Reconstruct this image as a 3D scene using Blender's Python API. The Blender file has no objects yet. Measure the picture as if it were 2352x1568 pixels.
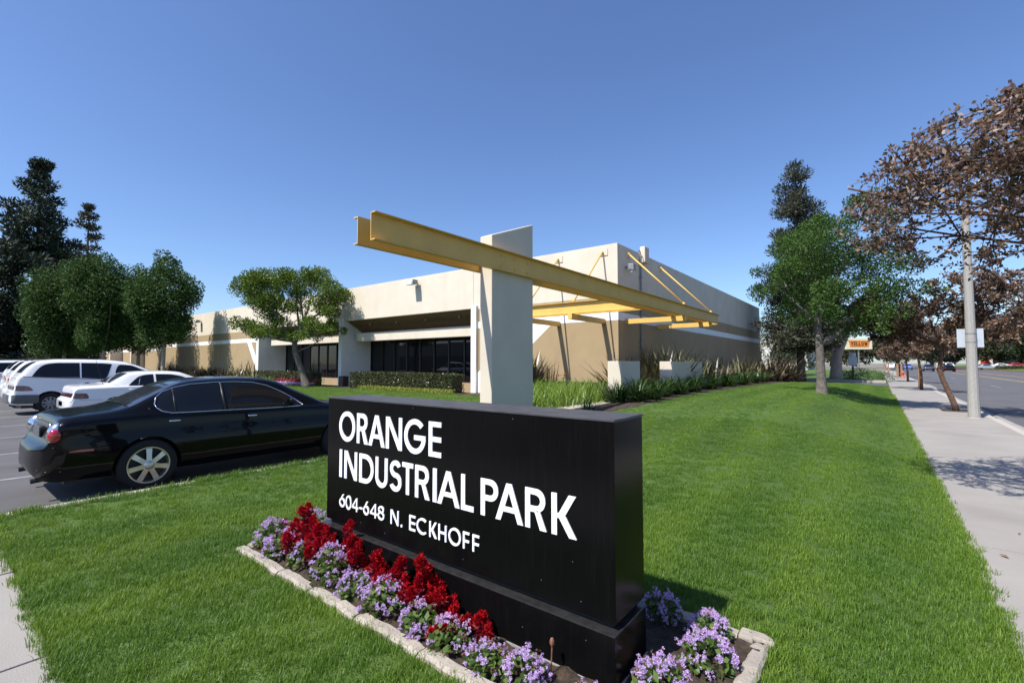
import bpy, bmesh, math, random
import numpy as np
from mathutils import Vector, Matrix
R = math.radians
random.seed(7)
S = bpy.context.scene
col = S.collection

# ------------------------------------------------------------------ camera, sky, sun, exposure
cd = bpy.data.cameras.new('camera'); cam = bpy.data.objects.new('camera', cd); col.objects.link(cam)
cam.location = (0, 0, 1.6); cam.rotation_euler = (R(92.62), 0, R(38.05))
cd.sensor_width = 36; cd.lens = 36*1071/2352; cd.clip_start = .05; cd.clip_end = 5000
cd.dof.use_dof = True; cd.dof.focus_distance = 5.0; cd.dof.aperture_fstop = 4.0
S.camera = cam
SUN = Vector((-.18, -.70, 1)).normalized()
wd = bpy.data.worlds.new('World'); S.world = wd; wd.use_nodes = True
nt = wd.node_tree; bg = nt.nodes['Background']
sky = nt.nodes.new('ShaderNodeTexSky'); sky.sky_type = 'NISHITA'; sky.sun_disc = False
sky.sun_elevation = math.asin(SUN.z); sky.sun_rotation = math.atan2(SUN.x, SUN.y)
sky.altitude = 60; sky.air_density = 1.0; sky.dust_density = .7; sky.ozone_density = 7.0
hs = nt.nodes.new('ShaderNodeHueSaturation'); hs.inputs['Saturation'].default_value = 1.03; hs.inputs['Hue'].default_value = .506
nt.links.new(sky.outputs[0], hs.inputs['Color']); nt.links.new(hs.outputs[0], bg.inputs[0]); bg.inputs[1].default_value = .112
sl = bpy.data.lights.new('sun', 'SUN'); so = bpy.data.objects.new('sun', sl); col.objects.link(so)
sl.energy = 4.6; sl.angle = R(.5); sl.color = (1, .945, .86)
so.rotation_euler = SUN.to_track_quat('Z', 'Y').to_euler(); so.location = (0, 0, 60)
S.view_settings.view_transform = 'Standard'; S.view_settings.look = 'None'
S.view_settings.gamma = 1; S.view_settings.use_curve_mapping = False
S.view_settings.exposure = .72
S.cycles.max_bounces = 6; S.cycles.transparent_max_bounces = 6

# ------------------------------------------------------------------ materials
def mat(name, c, rough=.8, var=.12, scale=3., bump=0., bscale=60., metal=0., coat=0., spec=.5, detail=6, stain=None, bdist=.02):
    """principled material: base colour with two scales of noise, optional bump and stains"""
    m = bpy.data.materials.new(name); m.use_nodes = True; n = m.node_tree; p = n.nodes['Principled BSDF']
    p.inputs['Roughness'].default_value = rough; p.inputs['Metallic'].default_value = metal
    p.inputs['Coat Weight'].default_value = coat; p.inputs['Coat Roughness'].default_value = .03
    p.inputs['Specular IOR Level'].default_value = spec
    p.inputs['Base Color'].default_value = (*c, 1)
    L = n.links.new
    g = n.nodes.new('ShaderNodeNewGeometry')
    if var:
        t = n.nodes.new('ShaderNodeTexNoise'); t.inputs['Scale'].default_value = scale; t.inputs['Detail'].default_value = detail
        L(g.outputs['Position'], t.inputs['Vector'])
        r = n.nodes.new('ShaderNodeValToRGB'); r.color_ramp.elements[0].position = .3; r.color_ramp.elements[1].position = .7
        r.color_ramp.elements[0].color = (*[x*(1-var) for x in c], 1); r.color_ramp.elements[1].color = (*[min(1, x*(1+var)) for x in c], 1)
        L(t.outputs[0], r.inputs[0]); out = r.outputs[0]
        if stain:
            t2 = n.nodes.new('ShaderNodeTexNoise'); t2.inputs['Scale'].default_value = stain[1]; t2.inputs['Detail'].default_value = 8
            mp = n.nodes.new('ShaderNodeMapping'); mp.inputs['Scale'].default_value = stain[3] if len(stain) > 3 else (1, 1, 1)
            L(g.outputs['Position'], mp.inputs[0]); L(mp.outputs[0], t2.inputs['Vector'])
            r2 = n.nodes.new('ShaderNodeValToRGB'); r2.color_ramp.elements[0].position = .52; r2.color_ramp.elements[1].position = .75
            r2.color_ramp.elements[1].color = (stain[2],)*3+(1,); r2.color_ramp.elements[0].color = (0, 0, 0, 1)
            mx = n.nodes.new('ShaderNodeMix'); mx.data_type = 'RGBA'
            L(t2.outputs[0], r2.inputs[0]); L(r2.outputs[0], mx.inputs[0]); L(out, mx.inputs[6]); mx.inputs[7].default_value = (*stain[0], 1)
            out = mx.outputs[2]
        L(out, p.inputs['Base Color'])
    if bump:
        t = n.nodes.new('ShaderNodeTexNoise'); t.inputs['Scale'].default_value = bscale; t.inputs['Detail'].default_value = 4
        L(g.outputs['Position'], t.inputs['Vector'])
        b = n.nodes.new('ShaderNodeBump'); b.inputs['Strength'].default_value = bump; b.inputs['Distance'].default_value = bdist
        L(t.outputs[0], b.inputs['Height']); L(b.outputs[0], p.inputs['Normal'])
    return m

def leafmat(name, c0, c1, c2=None, trans=.3, rough=.5, inst=False, spec=.4):
    """leaf: colour differs from leaf to leaf, part of the light passes through"""
    m = bpy.data.materials.new(name); m.use_nodes = True; n = m.node_tree; L = n.links.new
    p = n.nodes['Principled BSDF']; o = n.nodes['Material Output']
    g = n.nodes.new('ShaderNodeNewGeometry')
    r = n.nodes.new('ShaderNodeValToRGB'); r.color_ramp.elements[0].color = (*c0, 1); r.color_ramp.elements[1].color = (*c1, 1)
    if c2:
        e = r.color_ramp.elements.new(.88); e.color = (*c1, 1); r.color_ramp.elements[-1].color = (*c2, 1)
    if inst:
        oi = n.nodes.new('ShaderNodeObjectInfo'); a = n.nodes.new('ShaderNodeMath'); a.operation = 'MULTIPLY_ADD'
        L(oi.outputs['Random'], a.inputs[0]); a.inputs[1].default_value = .35
        b = n.nodes.new('ShaderNodeMath'); b.operation = 'MULTIPLY'; b.inputs[1].default_value = .65
        L(g.outputs['Random Per Island'], b.inputs[0]); L(b.outputs[0], a.inputs[2]); L(a.outputs[0], r.inputs[0])
    else: L(g.outputs['Random Per Island'], r.inputs[0])
    co = r.outputs[0]
    if inst:   # lighter and darker patches, and faint mower lanes, their sheen painted into the colour
        tn = n.nodes.new('ShaderNodeTexNoise'); tn.inputs['Scale'].default_value = .9; tn.inputs['Detail'].default_value = 5; L(g.outputs['Position'], tn.inputs['Vector'])
        wv = n.nodes.new('ShaderNodeTexWave'); wv.inputs['Scale'].default_value = .28; wv.inputs['Distortion'].default_value = 1.3; wv.inputs['Detail Scale'].default_value = .3; L(g.outputs['Position'], wv.inputs['Vector'])
        ad = n.nodes.new('ShaderNodeMath'); ad.operation = 'MULTIPLY_ADD'; ad.inputs[1].default_value = .36; L(wv.outputs['Fac'], ad.inputs[0]); L(tn.outputs[0], ad.inputs[2])
        rr = n.nodes.new('ShaderNodeValToRGB'); rr.color_ramp.elements[0].position = .42; rr.color_ramp.elements[1].position = .95; rr.color_ramp.elements[0].color = (.72, .80, .80, 1); rr.color_ramp.elements[1].color = (1.3, 1.14, 1.0, 1); L(ad.outputs[0], rr.inputs[0])
        mu = n.nodes.new('ShaderNodeMix'); mu.data_type = 'RGBA'; mu.blend_type = 'MULTIPLY'; mu.inputs[0].default_value = 1; L(co, mu.inputs[6]); L(rr.outputs[0], mu.inputs[7]); co = mu.outputs[2]
    L(co, p.inputs['Base Color']); p.inputs['Roughness'].default_value = rough; p.inputs['Specular IOR Level'].default_value = spec
    if trans:
        t = n.nodes.new('ShaderNodeBsdfTranslucent'); hs = n.nodes.new('ShaderNodeHueSaturation'); hs.inputs['Value'].default_value = 1.3
        hs.inputs['Hue'].default_value = .485
        L(co, hs.inputs['Color']); L(hs.outputs[0], t.inputs['Color'])
        mx = n.nodes.new('ShaderNodeMixShader'); mx.inputs[0].default_value = trans
        L(p.outputs[0], mx.inputs[1]); L(t.outputs[0], mx.inputs[2]); L(mx.outputs[0], o.inputs['Surface'])
    return m

M = {}
M['cream'] = mat('stucco_cream', (.60, .54, .45), .9, .05, 1.2, .25, 90, stain=((.50, .44, .35), .5, .35, (3, 3, .35)))
M['brown'] = mat('stucco_brown', (.335, .25, .145), .9, .06, 1.2, .25, 90, stain=((.30, .22, .13), .5, .4, (3, 3, .35)))
M['white'] = mat('paint_white', (.80, .80, .79), .85, .03, 2, .2, 90)
M['column'] = mat('stucco_column', (.56, .505, .41), .9, .05, 1.5, .25, 110, stain=((.52, .47, .38), .8, .3, (3, 3, .3)))
M['fin'] = mat('stucco_pale', (.70, .69, .65), .9, .05, 1.5, .5, 40)
M['yellow'] = mat('steel_yellow', (.66, .415, .10), .55, .06, 2.5, .05, 20, stain=((.50, .31, .09), 3, .3))
M['soffit'] = mat('wood_brown', (.16, .095, .045), .75, .2, 4)
M['mullion'] = mat('bronze_metal', (.018, .015, .013), .4, .1, 5)
M['glass'] = mat('dark_glass', (.010, .010, .011), .02, 0, spec=.45)
M['roof'] = mat('roofing', (.35, .34, .32), .9, .1)
M['grey'] = mat('galvanised', (.22, .235, .25), .5, .1, 6, metal=.4)
M['conc'] = mat('concrete', (.262, .246, .228), .9, .09, 1.1, .25, 120, stain=((.165, .145, .13), .8, .5, (1, 1, 1)))
M['kerb'] = mat('concrete_kerb', (.38, .35, .31), .9, .12, 5, .3, 70, stain=((.24, .215, .185), 5, .6))
M['bedkerb'] = mat('cement_edging', (.32, .285, .245), .9, .14, 9, .4, 60, stain=((.23, .21, .185), 7, .7))
M['gutter'] = mat('concrete_gutter', (.27, .26, .255), .9, .1, 2, .2, 80)
M['asphalt'] = mat('asphalt', (.085, .084, .09), .85, .14, .6, .35, 160, stain=((.12, .117, .12), .35, .5, (.25, 1.4, 1)))
M['lot'] = mat('asphalt_worn', (.082, .080, .085), .85, .16, .9, .35, 150, stain=((.125, .122, .125), .9, .6, (1.6, .16, 1)))
M['line'] = mat('road_paint_white', (.24, .24, .24), .8, .25, 6, stain=((.10, .10, .10), 5, .8))
M['yline'] = mat('road_paint_yellow', (.45, .27, .06), .8, .2, 6)
M['redpaint'] = mat('kerb_red', (.38, .07, .06), .8, .2, 3)
M['soil'] = mat('soil', (.045, .030, .020), .95, .45, 14, 1., 45, detail=10, bdist=.03)
M['mulch'] = mat('bark_mulch', (.050, .032, .022), .95, .5, 12, 1., 40, detail=10, bdist=.03)
M['ground'] = mat('dry_ground', (.16, .15, .12), .95, .25, .1)
M['turf'] = mat('turf', (.062, .120, .013), .9, .30, .55, 1., 55, detail=10, bdist=.05, stain=((.095, .150, .022), .45, .5, (1, .3, 1)))
M['sign'] = mat('black_enamel', (.0032, .0032, .0036), .2, .15, 3, .05, 6, coat=.0, spec=.12, stain=((.006, .006, .0064), 9, .5, (6, 1, .4)))
M['signtop'] = mat('black_enamel_dusty', (.050, .050, .053), .5, .25, 9, .1, 90)
M['letter'] = mat('white_acrylic', (.86, .87, .90), .35, 0)
M['ledge'] = mat('black_trim_worn', (.022, .022, .023), .22, .3, 20, spec=.6)
M['bark'] = mat('bark_grey', (.13, .115, .10), .95, .35, 9, 1., 24, bdist=.05)
M['bark_pale'] = mat('bark_pale', (.33, .27, .22), .95, .3, 9, .8, 24, bdist=.04)
M['bark_brown'] = mat('bark_brown', (.11, .062, .040), .95, .4, 9, .9, 30, bdist=.03)
M['bark_dark'] = mat('bark_dark', (.055, .045, .036), .95, .35, 8, 1., 20, bdist=.05)
M['podo'] = leafmat('leaf_yew_pine', (.040, .080, .007), (.115, .185, .016), (.19, .25, .03), .28)
M['podo_far'] = leafmat('leaf_yew_pine_cool', (.024, .060, .011), (.076, .142, .030), (.14, .215, .055), .30, .55, spec=.2)
M['gum'] = leafmat('leaf_sweetgum', (.018, .047, .009), (.055, .110, .024), (.085, .145, .036), .24, .6, spec=.2)
M['conifer'] = leafmat('needle_dark', (.010, .020, .010), (.026, .044, .020), None, .12, .6)
M['pine'] = leafmat('needle_pine', (.020, .026, .014), (.060, .066, .036), (.08, .075, .045), .15, .6)
M['myrtle'] = leafmat('leaf_autumn_brown', (.085, .052, .036), (.27, .175, .125), (.40, .29, .21), .25, .45)
M['myrtle_g'] = leafmat('leaf_autumn_olive', (.025, .026, .010), (.085, .070, .030), None, .25, .5)
M['farleaf'] = leafmat('leaf_far', (.018, .030, .014), (.048, .062, .028), None, .2, .6)
M['farleaf2'] = leafmat('leaf_far_olive', (.040, .045, .018), (.085, .085, .040), None, .2, .6)
M['hedge'] = leafmat('leaf_hedge', (.022, .034, .010), (.085, .100, .036), (.18, .18, .09), .2, .35)
M['strapdark'] = leafmat('leaf_flax', (.030, .020, .016), (.095, .075, .040), (.20, .175, .10), .12, .35, spec=.6)
M['strapolive'] = leafmat('leaf_flax_olive', (.040, .042, .016), (.13, .125, .055), (.24, .22, .12), .12, .35, spec=.6)
M['lily'] = leafmat('leaf_daylily', (.065, .125, .012), (.16, .26, .034), (.26, .34, .06), .3, .4)
M['lilydark'] = leafmat('leaf_agapanthus', (.018, .048, .009), (.050, .100, .018), None, .2, .4)
M['cover'] = leafmat('leaf_lime_cover', (.13, .18, .022), (.30, .33, .06), None, .3, .5)
M['juniper'] = leafmat('leaf_juniper', (.035, .065, .018), (.085, .125, .040), None, .2, .6)
M['ager_leaf'] = leafmat('leaf_floss', (.038, .080, .014), (.105, .170, .035), (.17, .21, .07), .25, .5)
M['lilac'] = leafmat('petal_lilac', (.48, .31, .60), (.66, .49, .79), (.78, .67, .86), .25, .8, spec=.1)
M['faded'] = leafmat('petal_faded', (.13, .075, .055), (.27, .17, .13), None, .1, .8, spec=.1)
M['plume'] = leafmat('plume_red', (.20, .002, .003), (.44, .006, .010), (.56, .02, .03), .25, .7, spec=.1)
M['red_leaf'] = leafmat('leaf_crimson', (.085, .004, .009), (.26, .020, .035), (.34, .07, .05), .25, .45)
M['yflower'] = mat('petal_yellow', (.80, .52, .02), .6, 0); M['oflower'] = mat('petal_orange', (.75, .19, .02), .6, 0)
M['rflower'] = leafmat('petal_red', (.30, .006, .010), (.60, .03, .04), None, .2, .7)
M['carblack'] = mat('car_paint_black', (.0020, .0021, .0026), .25, 0, coat=.38, spec=.06)
M['carwhite'] = mat('car_paint_white', (.74, .75, .77), .3, 0, coat=.8)
M['cardust'] = mat('dusty_glass', (.022, .026, .034), .06, .2, 6, spec=.6)
M['carglass'] = mat('car_glass', (.007, .009, .013), .02, 0, spec=.35)
M['chrome'] = mat('chrome', (.75, .76, .78), .12, 0, metal=1.)
M['alloy'] = mat('alloy', (.60, .57, .50), .28, .05, 8, metal=.85)
M['rubber'] = mat('rubber', (.005, .005, .0055), .8, .2, 20)
M['trimblack'] = mat('black_plastic', (.012, .012, .013), .5, .1, 9)
M['trimgrey'] = mat('grey_plastic', (.085, .095, .105), .5, .08, 6)
M['lensred'] = mat('lens_red', (.33, .012, .014), .12, .2, 14, coat=1.)
M['lensdark'] = mat('lens_smoked_red', (.10, .007, .007), .12, .3, 9, coat=1.)
M['lensamber'] = mat('lens_amber', (.26, .030, .008), .12, .2, 12, coat=1.)
M['plate'] = mat('plate', (.62, .63, .66), .5, .1, 20)
M['seat'] = mat('seat_grey', (.05, .055, .06), .9, .1)
M['orange'] = mat('sign_orange', (.62, .20, .03), .6, .05); M['signcream'] = mat('sign_cream', (.68, .63, .45), .6, .04)
M['black'] = mat('flat_black', (.015, .014, .014), .8, 0); M['signback'] = mat('sign_back', (.50, .55, .60), .4, .05, metal=.3)
M['pole'] = mat('concrete_pole', (.31, .30, .28), .85, .12, 30, .3, 120)
M['wood'] = mat('wood_post', (.24, .15, .095), .9, .2, 12); M['hyd'] = mat('hydrant_paint', (.50, .10, .04), .5, .1)
M['redbld'] = mat('painted_red', (.48, .04, .035), .7, .08); M['farwall'] = mat('far_wall', (.55, .53, .50), .9, .06)
M['carred'] = mat('car_paint_red', (.30, .02, .02), .3, 0, coat=.8); M['carnavy'] = mat('car_paint_navy', (.012, .016, .03), .25, 0, coat=.8)
M['carsilver'] = mat('car_paint_silver', (.42, .44, .47), .3, 0, metal=.5, coat=.8); M['carblue'] = mat('painted_blue', (.03, .10, .35), .5, 0)
M['deadleaf'] = mat('dead_leaf', (.20, .085, .045), .8, .2, 30)
M['green'] = mat('painted_green', (.02, .06, .05), .5, .1)
M['lampglass'] = mat('lamp_lens', (.45, .50, .52), .15, .1, 30)

# ------------------------------------------------------------------ mesh helpers
def link(name, me, m=None, parent=None, smooth=False):
    o = bpy.data.objects.new(name, me); col.objects.link(o)
    if m is not None and not len(me.materials):
        for x in (m if isinstance(m, (list, tuple)) else [m]): me.materials.append(x)
    if parent is not None: o.parent = parent
    if smooth: me.polygons.foreach_set('use_smooth', [True]*len(me.polygons))
    return o
def org(o):
    v = Vector((0, 0, 0))
    while o is not None: v = v+o.location; o = o.parent
    return v
class MB:
    """collects faces in world coordinates; build() links them as ONE mesh object, in its parent's coordinates"""
    def __init__(s): s.v = []; s.f = []; s.m = []
    def add(s, vs, fs, mi=0):
        k = len(s.v); s.v += [tuple(v) for v in vs]; s.f += [tuple(i+k for i in f) for f in fs]; s.m += [mi]*len(fs); return s
    def box(s, x0, x1, y0, y1, z0, z1, mi=0):
        return s.add([(x0, y0, z0), (x1, y0, z0), (x1, y1, z0), (x0, y1, z0), (x0, y0, z1), (x1, y0, z1), (x1, y1, z1), (x0, y1, z1)],
              [(0, 3, 2, 1), (4, 5, 6, 7), (0, 1, 5, 4), (1, 2, 6, 5), (2, 3, 7, 6), (3, 0, 4, 7)], mi)
    def prism(s, poly, axis, a, b, mi=0):
        """poly: 2D points of the two other axes in xyz order, extruded along axis from a to b"""
        n = len(poly)
        def P(p, h): return {'x': (h, p[0], p[1]), 'y': (p[0], h, p[1]), 'z': (p[0], p[1], h)}[axis]
        s.add([P(p, a) for p in poly]+[P(p, b) for p in poly],
              [tuple(range(n)), tuple(range(2*n-1, n-1, -1))]+[(i, i+n, (i+1) % n+n, (i+1) % n) for i in range(n)], mi); return s
    def tube(s, pts, rad, n=8, cap=True, mi=0):
        pts = [Vector(p) for p in pts]; rad = rad if isinstance(rad, (list, tuple)) else [rad]*len(pts)
        k = len(s.v); u = None
        for i, p in enumerate(pts):
            d = (pts[min(i+1, len(pts)-1)]-pts[max(i-1, 0)]).normalized()
            if u is None: u = d.orthogonal().normalized()
            u = (u-d*u.dot(d)).normalized(); w = d.cross(u)
            for j in range(n):
                a = 2*math.pi*j/n; s.v.append(tuple(p+(u*math.cos(a)+w*math.sin(a))*rad[i]))
        for i in range(len(pts)-1):
            for j in range(n):
                s.f.append((k+i*n+j, k+i*n+(j+1) % n, k+(i+1)*n+(j+1) % n, k+(i+1)*n+j)); s.m.append(mi)
        if cap:
            s.f.append(tuple(k+j for j in range(n-1, -1, -1))); s.m.append(mi)
            e = k+(len(pts)-1)*n; s.f.append(tuple(e+j for j in range(n))); s.m.append(mi)
        return s
    def lathe(s, prof, c, axis='z', n=24, mi=0):
        """prof: (radius, height along axis) pairs, closed if it comes back"""
        k = len(s.v); c = Vector(c)
        for r, h in prof:
            for j in range(n):
                a = 2*math.pi*j/n; p, q = r*math.cos(a), r*math.sin(a)
                s.v.append(tuple(c+Vector({'z': (p, q, h), 'x': (h, p, q), 'y': (p, h, q)}[axis])))
        for i in range(len(prof)-1):
            for j in range(n):
                s.f.append((k+i*n+j, k+i*n+(j+1) % n, k+(i+1)*n+(j+1) % n, k+(i+1)*n+j)); s.m.append(mi)
        return s
    def ball(s, c, r, sg=8, rg=5, sx=1, sy=1, sz=1, mi=0):
        k = len(s.v); c = Vector(c)
        s.v.append(tuple(c+Vector((0, 0, r*sz))))
        for i in range(1, rg):
            t = math.pi*i/rg
            for j in range(sg):
                a = 2*math.pi*j/sg; s.v.append(tuple(c+Vector((r*sx*math.sin(t)*math.cos(a), r*sy*math.sin(t)*math.sin(a), r*sz*math.cos(t)))))
        s.v.append(tuple(c-Vector((0, 0, r*sz)))); e = len(s.v)-1
        for j in range(sg):
            s.f.append((k, k+1+j, k+1+(j+1) % sg)); s.m.append(mi)
            for i in range(rg-2): s.f.append((k+1+i*sg+j, k+1+(i+1)*sg+j, k+1+(i+1)*sg+(j+1) % sg, k+1+i*sg+(j+1) % sg)); s.m.append(mi)
            s.f.append((e, k+1+(rg-2)*sg+(j+1) % sg, k+1+(rg-2)*sg+j)); s.m.append(mi)
        return s
    def build(s, name, m, parent=None, smooth=False, bevel=0, fix=True):
        o0 = org(parent); me = bpy.data.meshes.new(name)
        me.from_pydata([tuple(Vector(v)-o0) for v in s.v], [], s.f)
        ms = m if isinstance(m, (list, tuple)) else [m]
        for x in ms: me.materials.append(x)
        if len(ms) > 1: me.polygons.foreach_set('material_index', s.m)
        if fix or bevel:
            b = bmesh.new(); b.from_mesh(me)
            bmesh.ops.recalc_face_normals(b, faces=b.faces)
            if bevel:
                bmesh.ops.bevel(b, geom=[e for e in b.edges if e.is_manifold and e.calc_face_angle(0) > .5], offset=bevel, segments=2, affect='EDGES', profile=.6)
            b.to_mesh(me); b.free()
        me.update()
        return link(name, me, None, parent, smooth)

def tag(o, label=None, cat=None, group=None, kind=None):
    if label: o['label'] = label
    if cat: o['category'] = cat
    if group: o['group'] = group
    if kind: o['kind'] = kind
    return o
def thing(name, label, cat, loc=(0, 0, 0), group=None, rz=0, kind=None):
    o = bpy.data.objects.new(name, None); col.objects.link(o); o.location = loc; o.rotation_euler = (0, 0, rz)
    o.empty_display_size = .2
    return tag(o, label, cat, group, kind)
def dup(root, loc, rz=0, label=None, scale=1):
    def cp(o, par):
        c = o.copy(); col.objects.link(c); c.parent = par
        for ch in o.children: cp(ch, c)
        return c
    kids = list(root.children); r = root.copy(); col.objects.link(r); r.location = loc; r.rotation_euler = (0, 0, rz); r.scale = (scale,)*3
    if label: r['label'] = label
    for ch in kids: cp(ch, r)
    return r

def np_mesh(name, V, F, m, parent=None, smooth=False, o0=None):
    o0 = org(parent) if o0 is None else o0
    V = np.asarray(V, dtype=np.float32)-np.array(o0, dtype=np.float32); F = np.asarray(F, dtype=np.int32)
    me = bpy.data.meshes.new(name); k = F.shape[1]
    me.vertices.add(len(V)); me.vertices.foreach_set('co', V.ravel())
    me.loops.add(F.size); me.loops.foreach_set('vertex_index', F.ravel())
    me.polygons.add(len(F)); me.polygons.foreach_set('loop_start', np.arange(0, F.size, k, dtype=np.int32))
    me.update(calc_edges=True); me.validate()
    for x in (m if isinstance(m, (list, tuple)) else [m]): me.materials.append(x)
    return link(name, me, None, parent, smooth)
rng = np.random.default_rng(11)
def unit(a): return a/np.maximum(np.linalg.norm(a, axis=1, keepdims=True), 1e-9)
def rdirs(n): return unit(rng.normal(size=(n, 3)))
def leaves(P, T, Lw, Ww, fold=0.):
    """one four-cornered leaf per point P, along T"""
    n = len(P); T = unit(T); B = unit(np.cross(T, rdirs(n))); Lw = np.broadcast_to(Lw, n)[:, None]; Ww = np.broadcast_to(Ww, n)[:, None]
    V = np.stack([P-T*Lw*.5, P+B*Ww*.5+T*Lw*.05, P+T*Lw*.5, P-B*Ww*.5+T*Lw*.05], 1).reshape(-1, 3)
    return V, np.arange(4*n).reshape(n, 4)
def clump_points(clumps, dens, shell=.55, zs=.85):
    """points and outward directions over the shells of a list of (x, y, z, r) clumps"""
    Ps, Ds = [], []
    for x, y, z, r in clumps:
        n = max(6, int(dens*r*r)); d = rdirs(n); rad = r*(shell+(1.08-shell)*rng.random(n)**.6)[:, None]
        Ps.append(np.array([x, y, z])+d*rad*np.array([1, 1, zs])); Ds.append(d)
    return np.concatenate(Ps), np.concatenate(Ds)
def foliage(name, parent, clumps, dens, L, W, m, up=.3, jit=.7, shell=.55, zs=.85):
    P, D = clump_points(clumps, dens, shell, zs)
    T = D+np.array([0, 0, up])+rng.normal(size=D.shape)*jit
    V, F = leaves(P, T, L*(.7+.6*rng.random(len(P))), W*(.7+.6*rng.random(len(P))))
    return np_mesh(name, V, F, m, parent)
CR = np.array([.7875, .6163, 0.]); CF = np.array([-.6163, .7875, 0.])     # across and away from the street corner where the viewer stands
# ------------------------------------------------------------------ ground, road, pavements, lawn
def ss(t):
    t = np.clip(t, 0, 1); return t*t*(3-2*t)
def lz(x, y):
    """height of the lawn: flat by the sign, a low berm along the pavement further on"""
    x = np.asarray(x, float); y = np.asarray(y, float)
    m = .55*ss((.63-x)/2.6)*ss((y-3.5)/9)*(1-.72*ss((y-27)/14))*(1-.35*ss((-5.2-x)/1.6))
    return m+.07*ss((-4.3-x)/2.4)*(1-ss((y-4)/6))+.012*np.sin(x*1.7+y*.6)*np.sin(y*1.3-x*.5)*ss((.5-x)/.6)*ss((y-.6)/.6)
def bedx(y):
    """edge between the berm lawn and the planting beside the wall"""
    return np.interp(y, [7, 9, 11.1, 16.2, 24.3, 34, 40.5], [-5.75, -5.3, -4.62, -4.85, -4.5, -3.6, -3.2])
def inbed(x, y, g=0.): return (-4.37-g < x < -.50+g and 1.72-g < y < 3.06+g)
def grid(name, x0, x1, y0, y1, nx, ny, zf, m, keep=None, kind='structure', smooth=True):
    xs = np.linspace(x0, x1, nx+1); ys = np.linspace(y0, y1, ny+1); X, Y = np.meshgrid(xs, ys, indexing='ij')
    V = np.stack([X, Y, zf(X, Y)], -1).reshape(-1, 3)
    F = [(i*(ny+1)+j, (i+1)*(ny+1)+j, (i+1)*(ny+1)+j+1, i*(ny+1)+j+1) for i in range(nx) for j in range(ny)
         if keep is None or keep((xs[i]+xs[i+1])/2, (ys[j]+ys[j+1])/2)]
    return tag(np_mesh(name, V, F, m, smooth=smooth), kind=kind)
flat = lambda z: (lambda X, Y: X*0+z)
grid('ground', -1500, 1500, -1500, 1500, 4, 4, flat(-.30), M['ground'])
grid('parking_lot', -150, -6.98, -60, 7.62, 4, 4, flat(-.05), M['lot'])
grid('road', 3.01, 21.0, -80, 420, 2, 10, flat(-.115), M['asphalt'])
grid('lawn', -6.90, .57, .53, 41.0, 100, 420, lz, M['turf'], keep=lambda x, y: not inbed(x, y, -.03))
grid('front_lawn', -64, -6.90, 7.75, 16.0, 60, 20, lambda X, Y: X*0+.07+.02*np.sin(X*.9)*np.sin(Y*1.1), M['turf'])
grid('planting_soil', -64, -8.0, 16.0, 17.49, 60, 3, lambda X, Y: .085+.02*np.sin(X*7)*np.sin(Y*9), M['mulch'])
grid('planting_soil', -8.22, -2.6, 7.8, 41.0, 56, 330, lambda X, Y: np.where(X > bedx(Y), -.2, lz(X, Y)+.012+.012*np.sin(X*19+Y*7)*np.sin(Y*23-X*5)), M['mulch'],
     keep=lambda x, y: x < bedx(y)+.05)
grid('planting_soil', -15.9, -6.9, 7.9, 17.49, 40, 40, lambda X, Y: .10+.02*np.sin(X*7)*np.sin(Y*9), M['mulch'], keep=lambda x, y: x > -.78*y or y > 15.9)
grid('flower_bed_soil', -4.33, -.55, 1.78, 3.02, 90, 40, lambda X, Y: .012+.016*np.sin(X*31+Y*11)*np.sin(Y*37-X*13)+.01*np.sin(X*9), M['soil'])
# kerbs
def kerb(name, x0, x1, y0, y1, z0, z1, n, m, alongx=False):
    e = thing(name, None, None, (x0, y0, 0), kind='structure')
    for i in range(n):
        b = MB()
        if alongx: a, c = x0+(x1-x0)*i/n, x0+(x1-x0)*(i+1)/n; b.box(a+.004, c-.004, y0, y1, z0, z1)
        else: a, c = y0+(y1-y0)*i/n, y0+(y1-y0)*(i+1)/n; b.box(x0, x1, a+.004, c-.004, z0, z1)
        b.build('kerb_stone', m, e, bevel=.018)
    return e
kerb('lot_kerb', -7.06, -6.90, .45, 7.6, -.2, .075, 4, M['kerb'])
kerb('lot_kerb', -64, -6.92, 7.6, 7.75, -.2, .085, 18, M['kerb'], True)
kerb('street_kerb', 2.50, 2.68, -3, 40, -.25, .004, 22, M['kerb'])
kerb('street_kerb', 2.50, 2.68, 48, 120, -.25, .004, 20, M['kerb'])
kerb('far_kerb', 21.0, 21.18, 30, 300, -.25, .02, 18, M['redpaint'])
def slabs(name, x0, x1, ys, z, m, tint=0):
    e = thing(name, None, None, (x0, ys[0], 0), kind='structure')
    for a, b in zip(ys[:-1], ys[1:]):
        MB().box(x0, x1, a+.008, b-.008, -.2, z+random.uniform(-.003, .003)).build('paving_slab', m, e, bevel=.006)
    return e
slabs('pavement', .57, 2.50, [-1.5+1.83*i for i in range(23)]+[41.0], 0, M['conc'])
slabs('pavement', .63, 2.50, [47+3*i for i in range(25)], .0, M['conc'])
slabs('street_gutter', 2.68, 3.01, [-3+6.1*i for i in range(20)], -.108, M['gutter'])
grid('pavement_base', -8, 2.5, -4, 125, 2, 4, flat(-.06), M['soil'])
e = thing('walkway', None, None, (-7, -1.4, 0), kind='structure')
xs = [-8.6, -6.9, -5.27, -3.63, -1.99, -.35, .57]
for a, b in zip(xs[:-1], xs[1:]): MB().box(a+.009, b-.009, -1.4, .52, -.2, random.uniform(-.002, .002)).build('paving_slab', M['conc'], e, bevel=.008)
e = thing('driveway', None, None, (-10, 41, 0), kind='structure')
MB().box(-40, .6, 41.05, 46.6, -.15, .03).build('drive_surface', M['lot'], e)
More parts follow.
